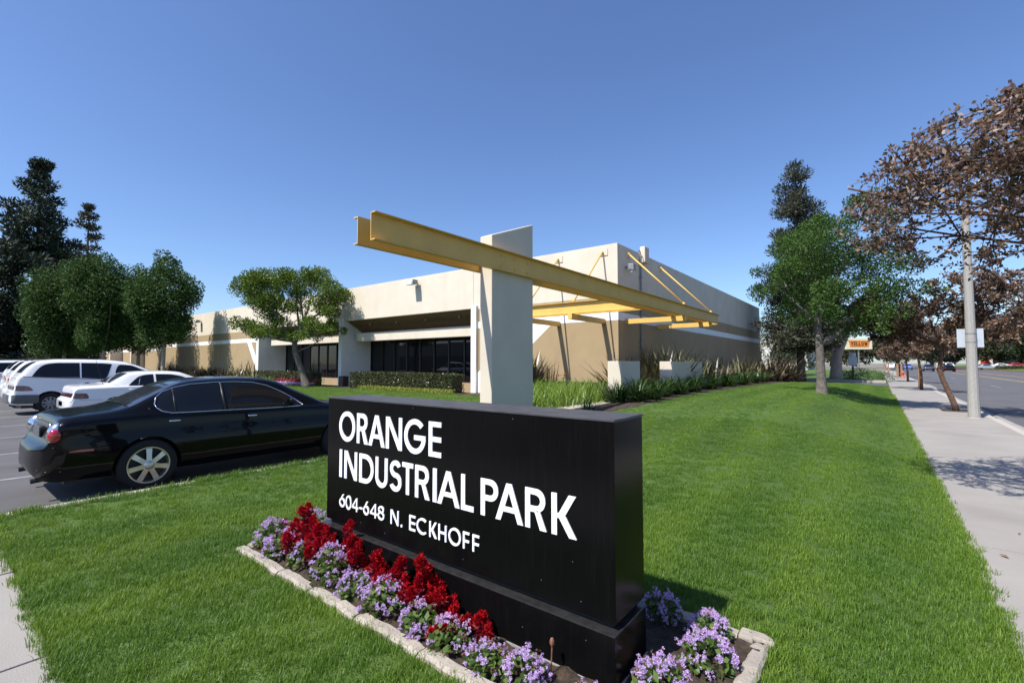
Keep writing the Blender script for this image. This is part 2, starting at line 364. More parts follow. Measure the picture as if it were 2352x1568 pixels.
MB().box(.63, 3.0, 41.05, 46.9, -.15, -.012).build('drive_apron', M['conc'], e)
for i in range(10): MB().box(-40+4.05*i+.01, -40+4.05*(i+1)-.01, 46.6, 46.9, -.1, .22).build('kerb_stone', M['kerb'], e, bevel=.02)
grid('verge', -70, .62, 46.9, 118, 30, 24, lambda X, Y: .20*ss((.62-X)/2.)+X*0, M['turf'])
grid('verge', 21.18, 60, 30, 300, 10, 20, lambda X, Y: .02+.9*ss((X-21.2)/18), M['turf'])
grid('far_lot', 40, 140, 30, 300, 2, 2, flat(.93), M['lot'])
# painted lines
for i, x in enumerate([-9.75, -12.45, -15.15, -17.9, -20.7, -23.6, -26.4, -29.2, -32]):
    grid('stall_line', x-.05, x+.05, .4, 6.9, 1, 1, flat(-.046), M['line'])
for x in (-8.6, -11.3, -14.0, -16.7, -19.4, -22.1, -24.8, -27.5, -30.2): grid('stall_line', x-.05, x+.05, -16.5, -10.8, 1, 1, flat(-.046), M['line'])
for x in (10.2, 10.45, 13.5, 13.75): grid('lane_line', x-.06, x+.06, -20, 300, 1, 1, flat(-.111), M['yline'])
for k in range(14): grid('lane_line', 6.6, 6.72, 10+12*k, 14+12*k, 1, 1, flat(-.111), M['line'])

# ------------------------------------------------------------------ grass: one object of blade tufts
def tuft(seed, n, h, spread, w):
    r = np.random.default_rng(seed); V = []; F = []
    for i in range(n):
        x, y = (r.random(2)-.5)*spread; a = r.random()*6.283; hh = h*(.45+.75*r.random()); ln = hh*(.15+.75*r.random()**1.5)
        dx, dy = math.cos(a), math.sin(a); px, py = -dy*w*.5*(.7+.6*r.random()), dx*w*.5
        k = len(V)
        V += [(x-px, y-py, 0), (x+px, y+py, 0), (x+dx*ln*.35-px*.9, y+dy*ln*.35-py*.9, hh*.6), (x+dx*ln*.35+px*.9, y+dy*ln*.35+py*.9, hh*.6), (x+dx*ln, y+dy*ln, hh)]
        F += [(k, k+1, k+3), (k, k+3, k+2), (k+2, k+3, k+4)]
    return V, F
gm = leafmat('grass_blade', (.078, .166, .016), (.138, .256, .032), (.22, .31, .065), .38, .5, inst=True, spec=.45)
def blades(name, pts, tufts):
    """pts: rows of x, y, z, scale; every tuft of blades is an instance on one of them"""
    me = bpy.data.meshes.new(name); me.vertices.add(len(pts)); me.vertices.foreach_set('co', pts[:, :3].astype(np.float32).ravel())
    a = me.attributes.new('sc', 'FLOAT', 'POINT'); a.data.foreach_set('value', pts[:, 3].astype(np.float32))
    a = me.attributes.new('rz', 'FLOAT', 'POINT'); a.data.foreach_set('value', (rng.random(len(pts))*6.283).astype(np.float32))
    o = link(name, me); tag(o, kind='stuff')
    cc = bpy.data.collections.new(name+'_tufts')
    for i, (V, F) in enumerate(tufts):
        tm = bpy.data.meshes.new('tuft'); tm.from_pydata(V, [], F); tm.materials.append(gm); cc.objects.link(bpy.data.objects.new('tuft', tm))
    g = bpy.data.node_groups.new(name, 'GeometryNodeTree')
    g.interface.new_socket('Geometry', in_out='INPUT', socket_type='NodeSocketGeometry'); g.interface.new_socket('Geometry', in_out='OUTPUT', socket_type='NodeSocketGeometry')
    N = g.nodes.new; gi, go, ip, ci, a1, a2, cx, mp = N('NodeGroupInput'), N('NodeGroupOutput'), N('GeometryNodeInstanceOnPoints'), N('GeometryNodeCollectionInfo'), N('GeometryNodeInputNamedAttribute'), N('GeometryNodeInputNamedAttribute'), N('ShaderNodeCombineXYZ'), N('GeometryNodeMeshToPoints')
    ci.inputs[0].default_value = cc; ci.inputs[1].default_value = True; ci.inputs[2].default_value = True
    a1.data_type = a2.data_type = 'FLOAT'; a1.inputs[0].default_value = 'sc'; a2.inputs[0].default_value = 'rz'
    L = g.links.new
    L(gi.outputs[0], mp.inputs[0]); L(mp.outputs[0], ip.inputs['Points']); L(ci.outputs[0], ip.inputs['Instance']); ip.inputs['Pick Instance'].default_value = True
    L(a2.outputs[0], cx.inputs[2]); L(cx.outputs[0], ip.inputs['Rotation']); L(a1.outputs[0], ip.inputs['Scale']); L(ip.outputs[0], go.inputs[0])
    o.modifiers.new('tufts', 'NODES').node_group = g
    return o
def scatter(x0, x1, y0, y1, dens, sc, ok):
    n = int((x1-x0)*(y1-y0)*dens); x = x0+(x1-x0)*rng.random(n); y = y0+(y1-y0)*rng.random(n)
    k = np.array([ok(a, b) for a, b in zip(x, y)], bool); x, y = x[k], y[k]
    return np.stack([x, y, lz(x, y)-.004, sc*(.75+.5*rng.random(len(x)))], 1)
def seen(x, y): return y > -.35*0+abs(0) and (x*.7875+y*.6163) < 1.16*(-x*.6163+y*.7875)+.4 and (x*.7875+y*.6163) > -1.16*(-x*.6163+y*.7875)-.4
okl = lambda x, y: seen(x, y) and not inbed(x, y, .0) and not (y > 7.5 and x < bedx(y)+.03)
ring = lambda a, b: (lambda x, y: okl(x, y) and a <= x*x+y*y < b)
near = [scatter(-6.93, .57, .53, 6.2, 430, .88, ring(0, 36)), scatter(-6.93, .57, .53, 11, 230, .85, ring(36, 110)), scatter(-6.93, .57, 6.0, 40.9, 70, .85, ring(110, 9999))]
# a longer fringe where the lawn is cut along kerbs, slabs and the flower bed
def fringe(x0, y0, x1, y1, per, sc):
    n = int(math.hypot(x1-x0, y1-y0)*per); t = rng.random(n); x = x0+(x1-x0)*t+rng.normal(size=n)*.018; y = y0+(y1-y0)*t+rng.normal(size=n)*.018
    return np.stack([x, y, lz(np.clip(x, -6.9, .62), y)-.004, sc*(.7+.6*rng.random(n))], 1)
near += [fringe(-6.9, .53, .57, .53, 42, 1.0), fringe(.565, .5, .565, 9, 44, .9), fringe(.565, 9, .565, 30, 20, 1.0), fringe(-6.9, .45, -6.9, 7.6, 30, 1.25),
         fringe(-4.40, 1.72, -.5, 1.70, 26, 1.0), fringe(-.47, 1.7, -.47, 3.05, 26, 1.05), fringe(-4.4, 3.10, -.5, 3.10, 26, 1.1)]
blades('grass', np.concatenate(near), [tuft(s, 34, .050, .105, .0034) for s in range(6)])
fp = scatter(-42, -6.95, 7.75, 15.9, 34, .85, lambda x, y: seen(x, y) and x < -.76*y); fp[:, 2] = .075
blades('lawn_grass', fp, [tuft(s+30, 26, .065, .22, .007) for s in range(3)])

# ------------------------------------------------------------------ the industrial building
FY, RX, HT = 17.5, -8.23, 6.50
B = thing('industrial_building', 'long low cream and brown concrete industrial building behind the black sign', 'building', (RX, FY, 0))
def panel(x0, x1, y0, y1, z0, z1, m=None): return MB().box(x0, x1, y0, y1, z0, z1).build('wall_panel', m or M['cream'], B, bevel=.02)
J = .011
panel(-16.2, RX, FY, FY+.2, -.1, HT)                                           # front wall right of the last fin
panel(-27.05+J, -16.2-J, FY, FY+.2, 4.37, HT); panel(-40.45+J, -27.05-J, FY, FY+.2, 4.37, HT)
XL = -63.7
for a, b in ((-48.2, -40.45), (-56, -48.2), (XL, -56)): panel(a+J, b-J, FY, FY+.2, -.1, HT)
ys = [FY+.2, 24.3, 29.9, 35.5, 41.1, 46.6]
for a, b in zip(ys[:-1], ys[1:]): panel(RX-.2, RX, a+J, b-J, -.1, HT)
for a, b in ((-78, XL), (-92, -78), (-118, -92)): panel(a+J, b-J, 21.0, 21.2, -.1, HT)
panel(XL, XL+.2, FY+.22, 21.2, -.1, HT)
MB().box(XL+.3, RX-.25, FY+2.6, 46.3, 6.0, 6.2).box(-118, XL+.3, 21.3, 46.3, 6.0, 6.2).build('roof', M['roof'], B)
MB().box(-118, RX-.01, 46.35, 46.6, -.1, HT).build('rear_wall', M['cream'], B)
MB().box(-40.4, -16.2, FY+2.3, FY+2.5, 3.3, 6.0).build('inner_wall', M['cream'], B)
core = MB()
for a, b in ((-16.3, RX-.05), (XL+.1, -40.5)): core.box(a, b, FY+.06, FY+.16, 0, 6.3)
core.box(-40.4, -16.3, FY+.06, FY+.16, 4.45, 6.3); core.box(RX-.16, RX-.06, FY+.3, 46.4, 0, 6.3); core.box(-117, XL, 21.06, 21.16, 0, 6.3)
core.build('wall_core', M['mullion'], B)
Z0, Z1, Z2, Z3 = -.05, 3.34, 3.67, 4.32
def band(x0, x1, z0, z1, m, pr=.006): MB().box(x0, x1, FY-pr, FY-.0005, z0, z1).build('paint_band', m, B)
for a, b in ((-16.15, RX), (-48.2+J, -40.55), (-56+J, -48.2-J), (XL, -56-J)):
    band(a, b, Z0, Z1, M['brown']); band(a, b, Z1, Z2, M['white'], .008); band(a, b, Z2, Z3, M['brown'])
MB().prism([(-42.55, 3.345), (-42.05, 3.665), (-40.55, 1.75), (-40.55, .75)], 'y', FY-.012, FY-.0015).build('paint_band', M['white'], B)
MB().prism([(-11.4, 3.345), (-12.6, 3.665), (-16.15, .9), (-16.15, -.04), (-15.6, -.04)], 'y', FY-.012, FY-.0015).build('paint_band', M['white'], B)
for a, b in zip([FY-.006]+ys[1:-1], [24.3]+ys[2:]):
    for z0, z1, m, pr in ((Z0, Z1, 'brown', .006), (Z1, Z2, 'white', .008), (Z2, Z3, 'brown', .006)):
        MB().box(RX+.0005, RX+pr, a+(J if a > 18 else 0), b-J, z0, z1).build('paint_band', M[m], B)
for z0, z1, m, pr in ((Z0, Z1, 'brown', .006), (Z1, Z2, 'white', .008), (Z2, Z3, 'brown', .006)): MB().box(-118, XL, 21-pr, 20.9995, z0, z1).build('paint_band', M[m], B)
# fins, sloping soffits, header beams and window walls of the two bays
for x0, x1 in ((-16.24, -15.88), (-28.28, -27.92), (-40.48, -40.06)):
    MB().prism([(17.34, -.1), (19.75, -.1), (19.75, 3.2), (19.2, 3.6), (18.0, 4.5), (17.34, 4.5)], 'x', x0, x1).build('fin_wall', M['fin'], B, bevel=.02)
for x0, x1 in ((-27.9, -16.26), (-40.04, -28.30)):
    n = 13
    for i in range(n):
        t0, t1 = i/n, (i+1)/n-.012; y0, z0 = 17.71+t0*1.95, 4.39-t0*1.2; y1, z1 = 17.71+t1*1.95, 4.39-t1*1.2
        MB().prism([(y0, z0), (y1, z1), (y1+.02, z1+.035), (y0+.02, z0+.035)], 'x', x0, x1).build('soffit_board', M['soffit'], B)
    MB().prism([(17.72, 4.46), (19.75, 3.24), (19.75, 3.34), (17.72, 4.56)], 'x', x0, x1).build('soffit_backing', M['mullion'], B)
    MB().box(x0+.42, x1, 18.15, 18.5, 3.02, 3.57).build('header_beam', M['cream'], B, bevel=.025)
    for k in range(4): MB().lathe([(.05, 0), (.05, -.1), (.035, -.12), (0, -.12)], (x0+2+k*2.7, 18.1, 4.14), n=10).build('downlight', M['grey'], B)
    w = MB(); zs, zh = .45, 3.2
    st = np.linspace(x0+.03, x1-.03, 10)
    for x in st: w.box(x-.045, x+.045, 19.60, 19.72, zs, zh)
    for a, b in zip(st[:-1], st[1:]): w.box(a+.045, b-.045, 19.61, 19.71, zs, zs+.07); w.box(a+.045, b-.045, 19.61, 19.71, zh-.09, zh)
    wo = w.build('window', M['mullion'], B)
    for a, b in zip(st[:-1], st[1:]):
        q = random.uniform(-.012, .012)
        MB().add([(a+.045, 19.665+q, zs+.07), (b-.045, 19.665-q, zs+.07), (b-.045, 19.665-q+.004, zh-.09), (a+.045, 19.665+q+.004, zh-.09)], [(0, 1, 2, 3)]).build('pane', M['glass'], wo)
    MB().box(x0, x1, 19.55, 19.75, -.1, zs).build('sill_wall', M['brown'], B)
# parapet cap, conduit, scupper and cable box on the shaded side
MB().tube([(RX+.07, 19.72, .2), (RX+.07, 19.72, 6.05)], .045, 8).build('conduit', M['grey'], B)
for z in (1.2, 2.6, 4.1, 5.4): MB().lathe([(.062, -.04), (.062, .04)], (RX+.07, 19.72, z), n=8).build('pipe_collar', M['grey'], B)
MB().box(RX+.01, RX+.26, 19.75, 20.25, 6.05, 6.78).build('scupper_box', M['cream'], B, bevel=.05)
MB().tube([(RX+.12, 19.3, 6.45), (RX+.10, 19.55, 6.56), (RX+.08, 19.70, 6.42), (RX+.07, 19.72, 6.0)], .02, 6).build('cable', M['grey'], B)
for (a, b, x0, x1) in ((-86.5, 0, 0, 0), (-98.5, 0, 0, 0), (-110, 0, 0, 0)): MB().box(a, a+.5, 19.4, 20.99, -.1, 4.4).build('fin_wall', M['cream'], B, bevel=.02)
def floodlight(loc, face, label):
    """head with a visor lens on a short arm; face is the wall's outward direction"""
    t = thing('floodlight', label, 'lamp', loc, 'floodlights on the building walls'); x, y, z = loc
    if face == 'y':
        MB().prism([(y-.62, z-.20), (y-.22, z-.12), (y-.16, z+.12), (y-.50, z+.14)], 'x', x-.24, x+.24).build('housing', M['grey'], t, bevel=.02)
        MB().prism([(y-.632, z-.17), (y-.618, z-.18), (y-.512, z+.11), (y-.526, z+.12)], 'x', x-.19, x+.19).build('lens', M['lampglass'], t)
        MB().tube([(x, y-.2, z), (x, y-.0, z-.02)], .045, 8).lathe([(.11, -.02), (.11, -.005)], (x, y, z-.02), 'y', 12).build('arm', M['grey'], t)
    else:
        MB().prism([(x+.16, z-.12), (x+.42, z-.16), (x+.40, z+.10), (x+.16, z+.12)], 'y', y-.13, y+.13).build('housing', M['grey'], t, bevel=.02)
        MB().lathe([(.0, -.10), (.075, -.10), (.10, .0)], (x+.3, y, z-.14), 'z', 12).build('lens', M['lampglass'], t)
        MB().tube([(x+.2, y, z), (x+.01, y, z)], .04, 8).build('arm', M['grey'], t)
    return t
floodlight((-20.55, FY, 6.14), 'y', 'grey floodlight on the cream wall above the window bay right of the trimmed tree')
floodlight((-53.2, FY, 5.72), 'y', 'dark floodlight high on the far left wall beside the sweetgum crowns')
floodlight((RX+.006, 18.25, 5.6), 'x', 'small lamp on the shaded side wall near the roof corner')
t = thing('utility_box', 'small dark utility box at the foot of the white fin wall', 'box', (-26.9, 16.9, .1))
MB().box(-27.15, -26.65, 16.7, 17.1, .05, .72).build('cabinet', M['trimblack'], t, bevel=.02); MB().box(-27.17, -26.63, 16.68, 17.12, .722, .75).build('lid', M['trimblack'], t)
# neighbour across the parking lot (seen only mirrored in glass)
W = thing('warehouse', 'cream and brown warehouse across the parking lot', 'building', (-40, -34, 0))
MB().box(-110, 0, -50, -34, -.1, 6.2).build('wall', M['cream'], W); MB().box(-110, 0, -33.995, -33.985, 0, 3.3).build('paint_band', M['brown'], W)

# ------------------------------------------------------------------ concrete pier, steel canopy frame, low walls
P = thing('concrete_pier', 'tall flat concrete pier with a slanted top clamped by yellow beams', 'pillar', (-6.02, 7.5, .2))
MB().prism([(6.87, -.1), (8.25, -.1), (8.25, 4.63), (6.87, 4.11)], 'x', -6.185, -5.875).build('pier_shaft', M['column'], P, bevel=.022)
C_ = thing('steel_canopy', 'yellow steel channel beams framing the building corner', 'canopy', (-6, 14, 3.4))
def channel(p, q, z0, z1, side, w=.11, t=.012):
    """steel channel from p to q (xy), web on the line, flanges to the given side"""
    d = (Vector(q)-Vector(p)).normalized(); s = Vector((d.y, -d.x))*side
    def pr(a, b, c, e): return [(p[0]+s.x*a, p[1]+s.y*a, c), (q[0]+s.x*a, q[1]+s.y*a, c), (q[0]+s.x*b, q[1]+s.y*b, c), (p[0]+s.x*b, p[1]+s.y*b, c),
                                (p[0]+s.x*a, p[1]+s.y*a, e), (q[0]+s.x*a, q[1]+s.y*a, e), (q[0]+s.x*b, q[1]+s.y*b, e), (p[0]+s.x*b, p[1]+s.y*b, e)]
    F = [(0, 3, 2, 1), (4, 5, 6, 7), (0, 1, 5, 4), (1, 2, 6, 5), (2, 3, 7, 6), (3, 0, 4, 7)]
    m = MB(); m.add(pr(0, t, z0+t*1.3, z1-t*1.3), F); m.add(pr(0, w, z1-t*1.3, z1), F); m.add(pr(0, w, z0, z0+t*1.3), F)
    return m.build('beam', M['yellow'], C_)
ZB0, ZB1 = 3.415, 3.84
channel((-5.868, 4.09), (-5.868, 23.3), ZB0, ZB1, 1); channel((-6.195, 4.09), (-6.195, 23.3), ZB0, ZB1, -1)
channel((-12.6, 14.95), (-6.32, 14.95), ZB0, ZB1, 1); channel((-12.6, 15.25), (-6.32, 15.25), ZB0, ZB1, -1)
MB().box(-6.18, -5.885, 23.28, 23.30, ZB0, ZB1).build('end_plate', M['yellow'], C_)
for x in (-8.88, -11.06): MB().box(x-.09, x+.09, 15.27, 17.48, ZB0-.20, ZB0-.005).build('outrigger', M['yellow'], C_); MB().box(x-.09, x+.09, 14.8, 15.26, ZB0-.20, ZB0-.005).build('outrigger', M['yellow'], C_)
for y in (18.2, 21.75): MB().box(RX+.012, -5.75, y-.08, y+.08, ZB0-.20, ZB0-.005).build('outrigger', M['yellow'], C_)
def rod(a, b, plate):
    r = MB(); r.tube([a, b], .034, 8); r.ball(a, .06, 8, 5); r.ball(b, .06, 8, 5); r.build('tie_rod', M['yellow'], C_, smooth=True)
    MB().box(*plate).build('rod_bracket', M['cream'], C_)
    MB().box(b[0]-.03, b[0]+.03, b[1]-.03, b[1]+.03, ZB1, b[2]+.05).build('rod_foot', M['yellow'], C_)
for x in (-8.88, -11.06): rod((x, FY-.08, 6.18), (x, 15.1, ZB1+.07), (x-.12, x+.22, FY-.03, FY-.001, 6.05, 6.32))
for y in (18.45, 22.2): rod((RX+.08, y, 6.19), (-5.9, y, ZB1+.07), (RX+.001, RX+.03, y-.12, y+.12, 6.05, 6.30))
for y in (7.12, 7.56, 8.0):
    for z in (3.52, 3.73): MB().lathe([(.0, .018), (.018, .018), (.024, .0)], (-5.856, y, z), 'x', 6).build('bolt', M['yellow'], C_)
def wall(loc, dims, label, grp='low concrete walls in the planting'):
    x0, x1, y0, y1, z0, z1 = dims; o = MB().box(*dims).build('low_wall', M['column'], None, bevel=.022); tag(o, label, 'wall', grp); return o
wall(0, (-6.33, -5.90, 12.70, 14.10, -.1, 1.65), 'narrow pale concrete wall block nearest the pier, among daylilies')
wall(0, (-6.40, -5.90, 17.10, 20.75, -.1, 1.65), 'wider pale concrete wall block in front of the tall flax plant')
o = MB().box(-6.32, -5.90, 8.27, 12.69, -.1, .49).build('planter_kerb', M['column'], None, bevel=.02); tag(o, 'low pale concrete kerb running from the pier to the narrow wall block', 'kerb')

# ------------------------------------------------------------------ the monument sign
SX0, SX1, SY0, SY1, SZ0, SZ1 = -3.69, -1.055, 2.18, 2.54, .302, 1.312
G = thing('monument_sign', 'black box sign lettered ORANGE INDUSTRIAL PARK in white on a black plinth', 'sign', (-2.37, 2.36, 0))
MB().box(SX0, SX1, SY0, SY1, SZ0, SZ1-.012).build('sign_box', M['sign'], G, bevel=.004)
MB().box(SX0-.004, SX1+.004, SY0-.004, SY1+.004, SZ1-.0115, SZ1).build('top_cap', M['signtop'], G, bevel=.002)
MB().box(SX0+.03, SX1-.03, SY0+.03, SY1-.03, .27, .3015).build('recess', M['black'], G)
MB().box(SX0-.02, SX1+.012, SY0-.04, SY1-.01, -.05, .262).build('plinth', M['sign'], G, bevel=.004)
MB().box(SX0-.023, SX1+.015, SY0-.043, SY1-.007, .2625, .272).build('ledge', M['ledge'], G, bevel=.0035)
MB().box(SX0-.026, SX1+.018, SY0-.047, SY1-.003, -.05, .016).build('base_strip', M['gutter'], G)
def glyph(ch, w, h, s):
    """stroke letters: list of quads / ring strips; every stroke a polygon list"""
    q = []
    def rc(x0, x1, z0, z1): q.append([(x0, z0), (x1, z0), (x1, z1), (x0, z1)])
    def bar(xa, xb, z0, z1, t): q.append([(xa-t/2, z0), (xa+t/2, z0), (xb+t/2, z1), (xb-t/2, z1)])
    def arc(cx, cz, rx, rz, a0, a1, t=s, n=26):
        for i in range(n):
            a, b = R(a0+(a1-a0)*i/n), R(a0+(a1-a0)*(i+1)/n)
            q.append([(cx+rx*math.cos(a), cz+rz*math.sin(a)), (cx+rx*math.cos(b), cz+rz*math.sin(b)), (cx+(rx-t)*math.cos(b), cz+(rz-t)*math.sin(b)), (cx+(rx-t)*math.cos(a), cz+(rz-t)*math.sin(a))])
    if ch == 'I': rc(0, w, 0, h)
    elif ch == '-': rc(0, w, h*.32, h*.32+s*.85)
    elif ch == '.': rc(0, s*1.1, 0, s*1.1)
    elif ch in 'O0': arc(w/2, h/2, w/2, h/2+.004, 0, 360, s, 40)
    elif ch == 'C': arc(w*.56, h/2, w*.56, h/2+.003, 48, 312, s, 34)
    elif ch == 'G': arc(w*.5, h/2, w*.5, h/2+.004, 42, 352, s, 36); rc(w*.47, w*.99, h*.40, h*.40+s*.92)
    elif ch == 'D': rc(0, s, 0, h); rc(s, w-h*.5, h-s, h); rc(s, w-h*.5, 0, s); arc(w-h*.5, h/2, h/2, h/2, -90, 90)
    elif ch == 'U': r = w/2; rc(0, s, r, h); rc(w-s, w, r, h); arc(r, r, r, r, 180, 360)
    elif ch == 'S': r1, r2 = (h+s)*.24, (h+s)*.26; arc(w*.5, h-r1, w*.45, r1, 25, 270); arc(w*.5, r2, w*.5, r2, 90, -155)
    elif ch == 'T': rc(0, w, h-s*.95, h); rc(w/2-s/2, w/2+s/2, 0, h-s*.95)
    elif ch == 'L': rc(0, s, 0, h); rc(s, w, 0, s*.95)
    elif ch == 'E': rc(0, s, 0, h); [rc(s, w*(1 if k else 1), z, z+s*.92) for k, z in enumerate((0, h/2-s*.46, h-s*.92))]
    elif ch == 'F': rc(0, s, 0, h); rc(s, w, h-s*.92, h); rc(s, w*.95, h*.46-s*.46, h*.46+s*.46)
    elif ch == 'H': rc(0, s, 0, h); rc(w-s, w, 0, h); rc(s, w-s, h*.5-s*.45, h*.5+s*.45)
    elif ch == 'N': rc(0, s, 0, h); rc(w-s, w, 0, h); q.append([(w-s*1.12, 0), (w, 0), (s*1.12, h), (0, h)])
    elif ch == 'A':
        t = s*1.12; bar(t/2, w/2, 0, h, t); bar(w-t/2, w/2, 0, h, t); rc(w*.24, w*.76, h*.25, h*.25+s*.85)
    elif ch in 'PR':
        b = h*.29; rc(0, s, 0, h); rc(s, w-b, h-s*.95, h); rc(s, w-b, h-2*b, h-2*b+s*.95); arc(w-b-(.0 if ch == 'P' else w*.05), h-b, b, b, -90, 90)
        if ch == 'R': q.append([(w-s*1.25, 0), (w, 0), (w*.60+s*.3, h-2*b+s*.4), (w*.60-s*.75, h-2*b+s*.4)])
    elif ch == 'K':
        rc(0, s, 0, h); q.append([(s*.9, h*.42), (s*.9+s*1.3, h*.42), (w*.98, h), (w*.98-s*1.3, h)]); q.append([(w-s*1.3, 0), (w, 0), (s*2.1, h*.60), (s*1.0, h*.52)])
    elif ch == '6': r = min(w*.5, h*.36); arc(w/2, r, w*.5, r, 0, 360, s, 32); q.append([(w*.03, r*1.12), (w*.03+s*1.2, r*1.3), (w*.80, h), (w*.80-s*1.2, h)])
    elif ch == '4': rc(w*.66, w*.66+s, 0, h); rc(0, w*.66, h*.22, h*.22+s*.9); rc(w*.66+s, w, h*.22, h*.22+s*.9); q.append([(0, h*.22+s*.9), (s*1.15, h*.22+s*.9), (w*.66, h*.86), (w*.66, h)])
    elif ch == '8': r = (h+s)*.235; arc(w/2, h-r, w*.43, r, 0, 360, s*.95, 28); r2 = (h+s)*.265; arc(w/2, r2, w*.5, r2, 0, 360, s*.95, 30)
    return q
def letters(txt, spans, z0, h, s):
    for ch, (a, b) in zip(txt, spans):
        m = MB()
        for k, poly in enumerate(glyph(ch, b-a, h, s)): m.prism([(a+x, z0+z) for x, z in poly], 'y', SY0-.007-.00012*(k % 5), SY0-.0004)
        m.build('letter', M['letter'], G)
letters('ORANGE', [(-3.511, -3.286), (-3.262, -3.116), (-3.107, -2.906), (-2.892, -2.706), (-2.681, -2.453), (-2.423, -2.300)], .968, .234, .036)
letters('INDUSTRIALPARK', [(-3.499, -3.463), (-3.429, -3.252), (-3.223, -3.037), (-3.013, -2.867), (-2.845, -2.707), (-2.699, -2.580), (-2.559, -2.411), (-2.378, -2.341), (-2.334, -2.128), (-2.114, -2.006), (-1.946, -1.807), (-1.827, -1.622), (-1.606, -1.461), (-1.427, -1.271)], .670, .222, .034)
letters('604-648N.ECKHOFF', [(-3.493, -3.413), (-3.403, -3.323), (-3.315, -3.228), (-3.214, -3.173), (-3.162, -3.090), (-3.075, -2.987), (-2.980, -2.901), (-2.826, -2.734), (-2.710, -2.690), (-2.617, -2.552), (-2.539, -2.436), (-2.410, -2.338), (-2.321, -2.245), (-2.226, -2.115), (-2.096, -2.041), (-2.014, -1.958)], .432, .104, .0145)
for x, y, z in ((-3.2, SY0, .36), (-2.9, SY0, .345), (-2.1, SY0, .36), (-1.5, SY0, .40), (-1.25, SY0, .36), (-3.0, SY0-.04, .2), (-2.3, SY0-.04, .19), (-1.6, SY0-.04, .13), (-1.2, SY0-.04, .2), (-1.7, SY0, 1.27), (-2.6, SY0, 1.28), (-1.3, SY0, .55)):
    MB().ball((x, y, z), .0024, 6, 4).build('screw', M['alloy'], G)
# edging of the flower bed: cast pieces with open joints
E_ = thing('bed_edging', 'cast concrete edging around the flower bed of the black sign', 'edging', (-2.4, 1.7, 0))
def edge_piece(x0, x1, y0, y1):
    m = MB(); lx = abs(x1-x0) > abs(y1-y0); n = 9; V = []
    for i in range(n+1):
        t = i/n; wob = .003*math.sin(i*1.9+x0*7)+random.uniform(-.003, .003); h = .034+random.uniform(-.003, .003)-(.012 if i in (0, n) else 0)
        for u, z in ((0, -.08), (-.003, h-.015), (.018, h), (.072, h-.002), (.088, h-.016), (.09, -.08)):
            V.append((x0+(x1-x0)*t, y0+u+wob, z) if lx else (x0+u+wob, y0+(y1-y0)*t, z))
    F = [(i*6+j, i*6+j+1, (i+1)*6+j+1, (i+1)*6+j) for i in range(n) for j in range(5)]+[tuple(range(6)), tuple(n*6+j for j in range(5, -1, -1))]
    m.add(V, F); return m.build('edging_piece', M['bedkerb'], E_, smooth=False)
xs = [-4.37, -3.62, -3.18, -2.62, -2.02, -1.42, -.80]
for a, b in zip(xs[:-1], xs[1:]): edge_piece(a+.006, b-.006, 1.735, 1.735)
for a, b in ((-4.37, -3.4), (-3.4, -2.4), (-2.4, -1.5), (-1.5, -.68)): edge_piece(a+.006, b-.006, 2.985, 2.985)
for x, ys_ in ((-4.40, (1.84, 2.4, 2.98)), (-.60, (1.95, 2.5, 3.0))):
    for a, b in zip(ys_[:-1], ys_[1:]): edge_piece(x, x, a+.006, b-.006)
m = MB().prism([(-.80, 1.735), (-.70, 1.735), (-.495, 1.95), (-.60, 1.95), (-.76, 1.84), (-.80, 1.84)], 'z', -.08, .036).build('edging_piece', M['bedkerb'], E_, bevel=.012)
m = MB().prism([(-.68, 2.985), (-.60, 2.985), (-.60, 3.006), (-.492, 3.006), (-.51, 3.06), (-.56, 3.092), (-.68, 3.092)], 'z', -.08, .036).build('edging_piece', M['bedkerb'], E_, bevel=.012)
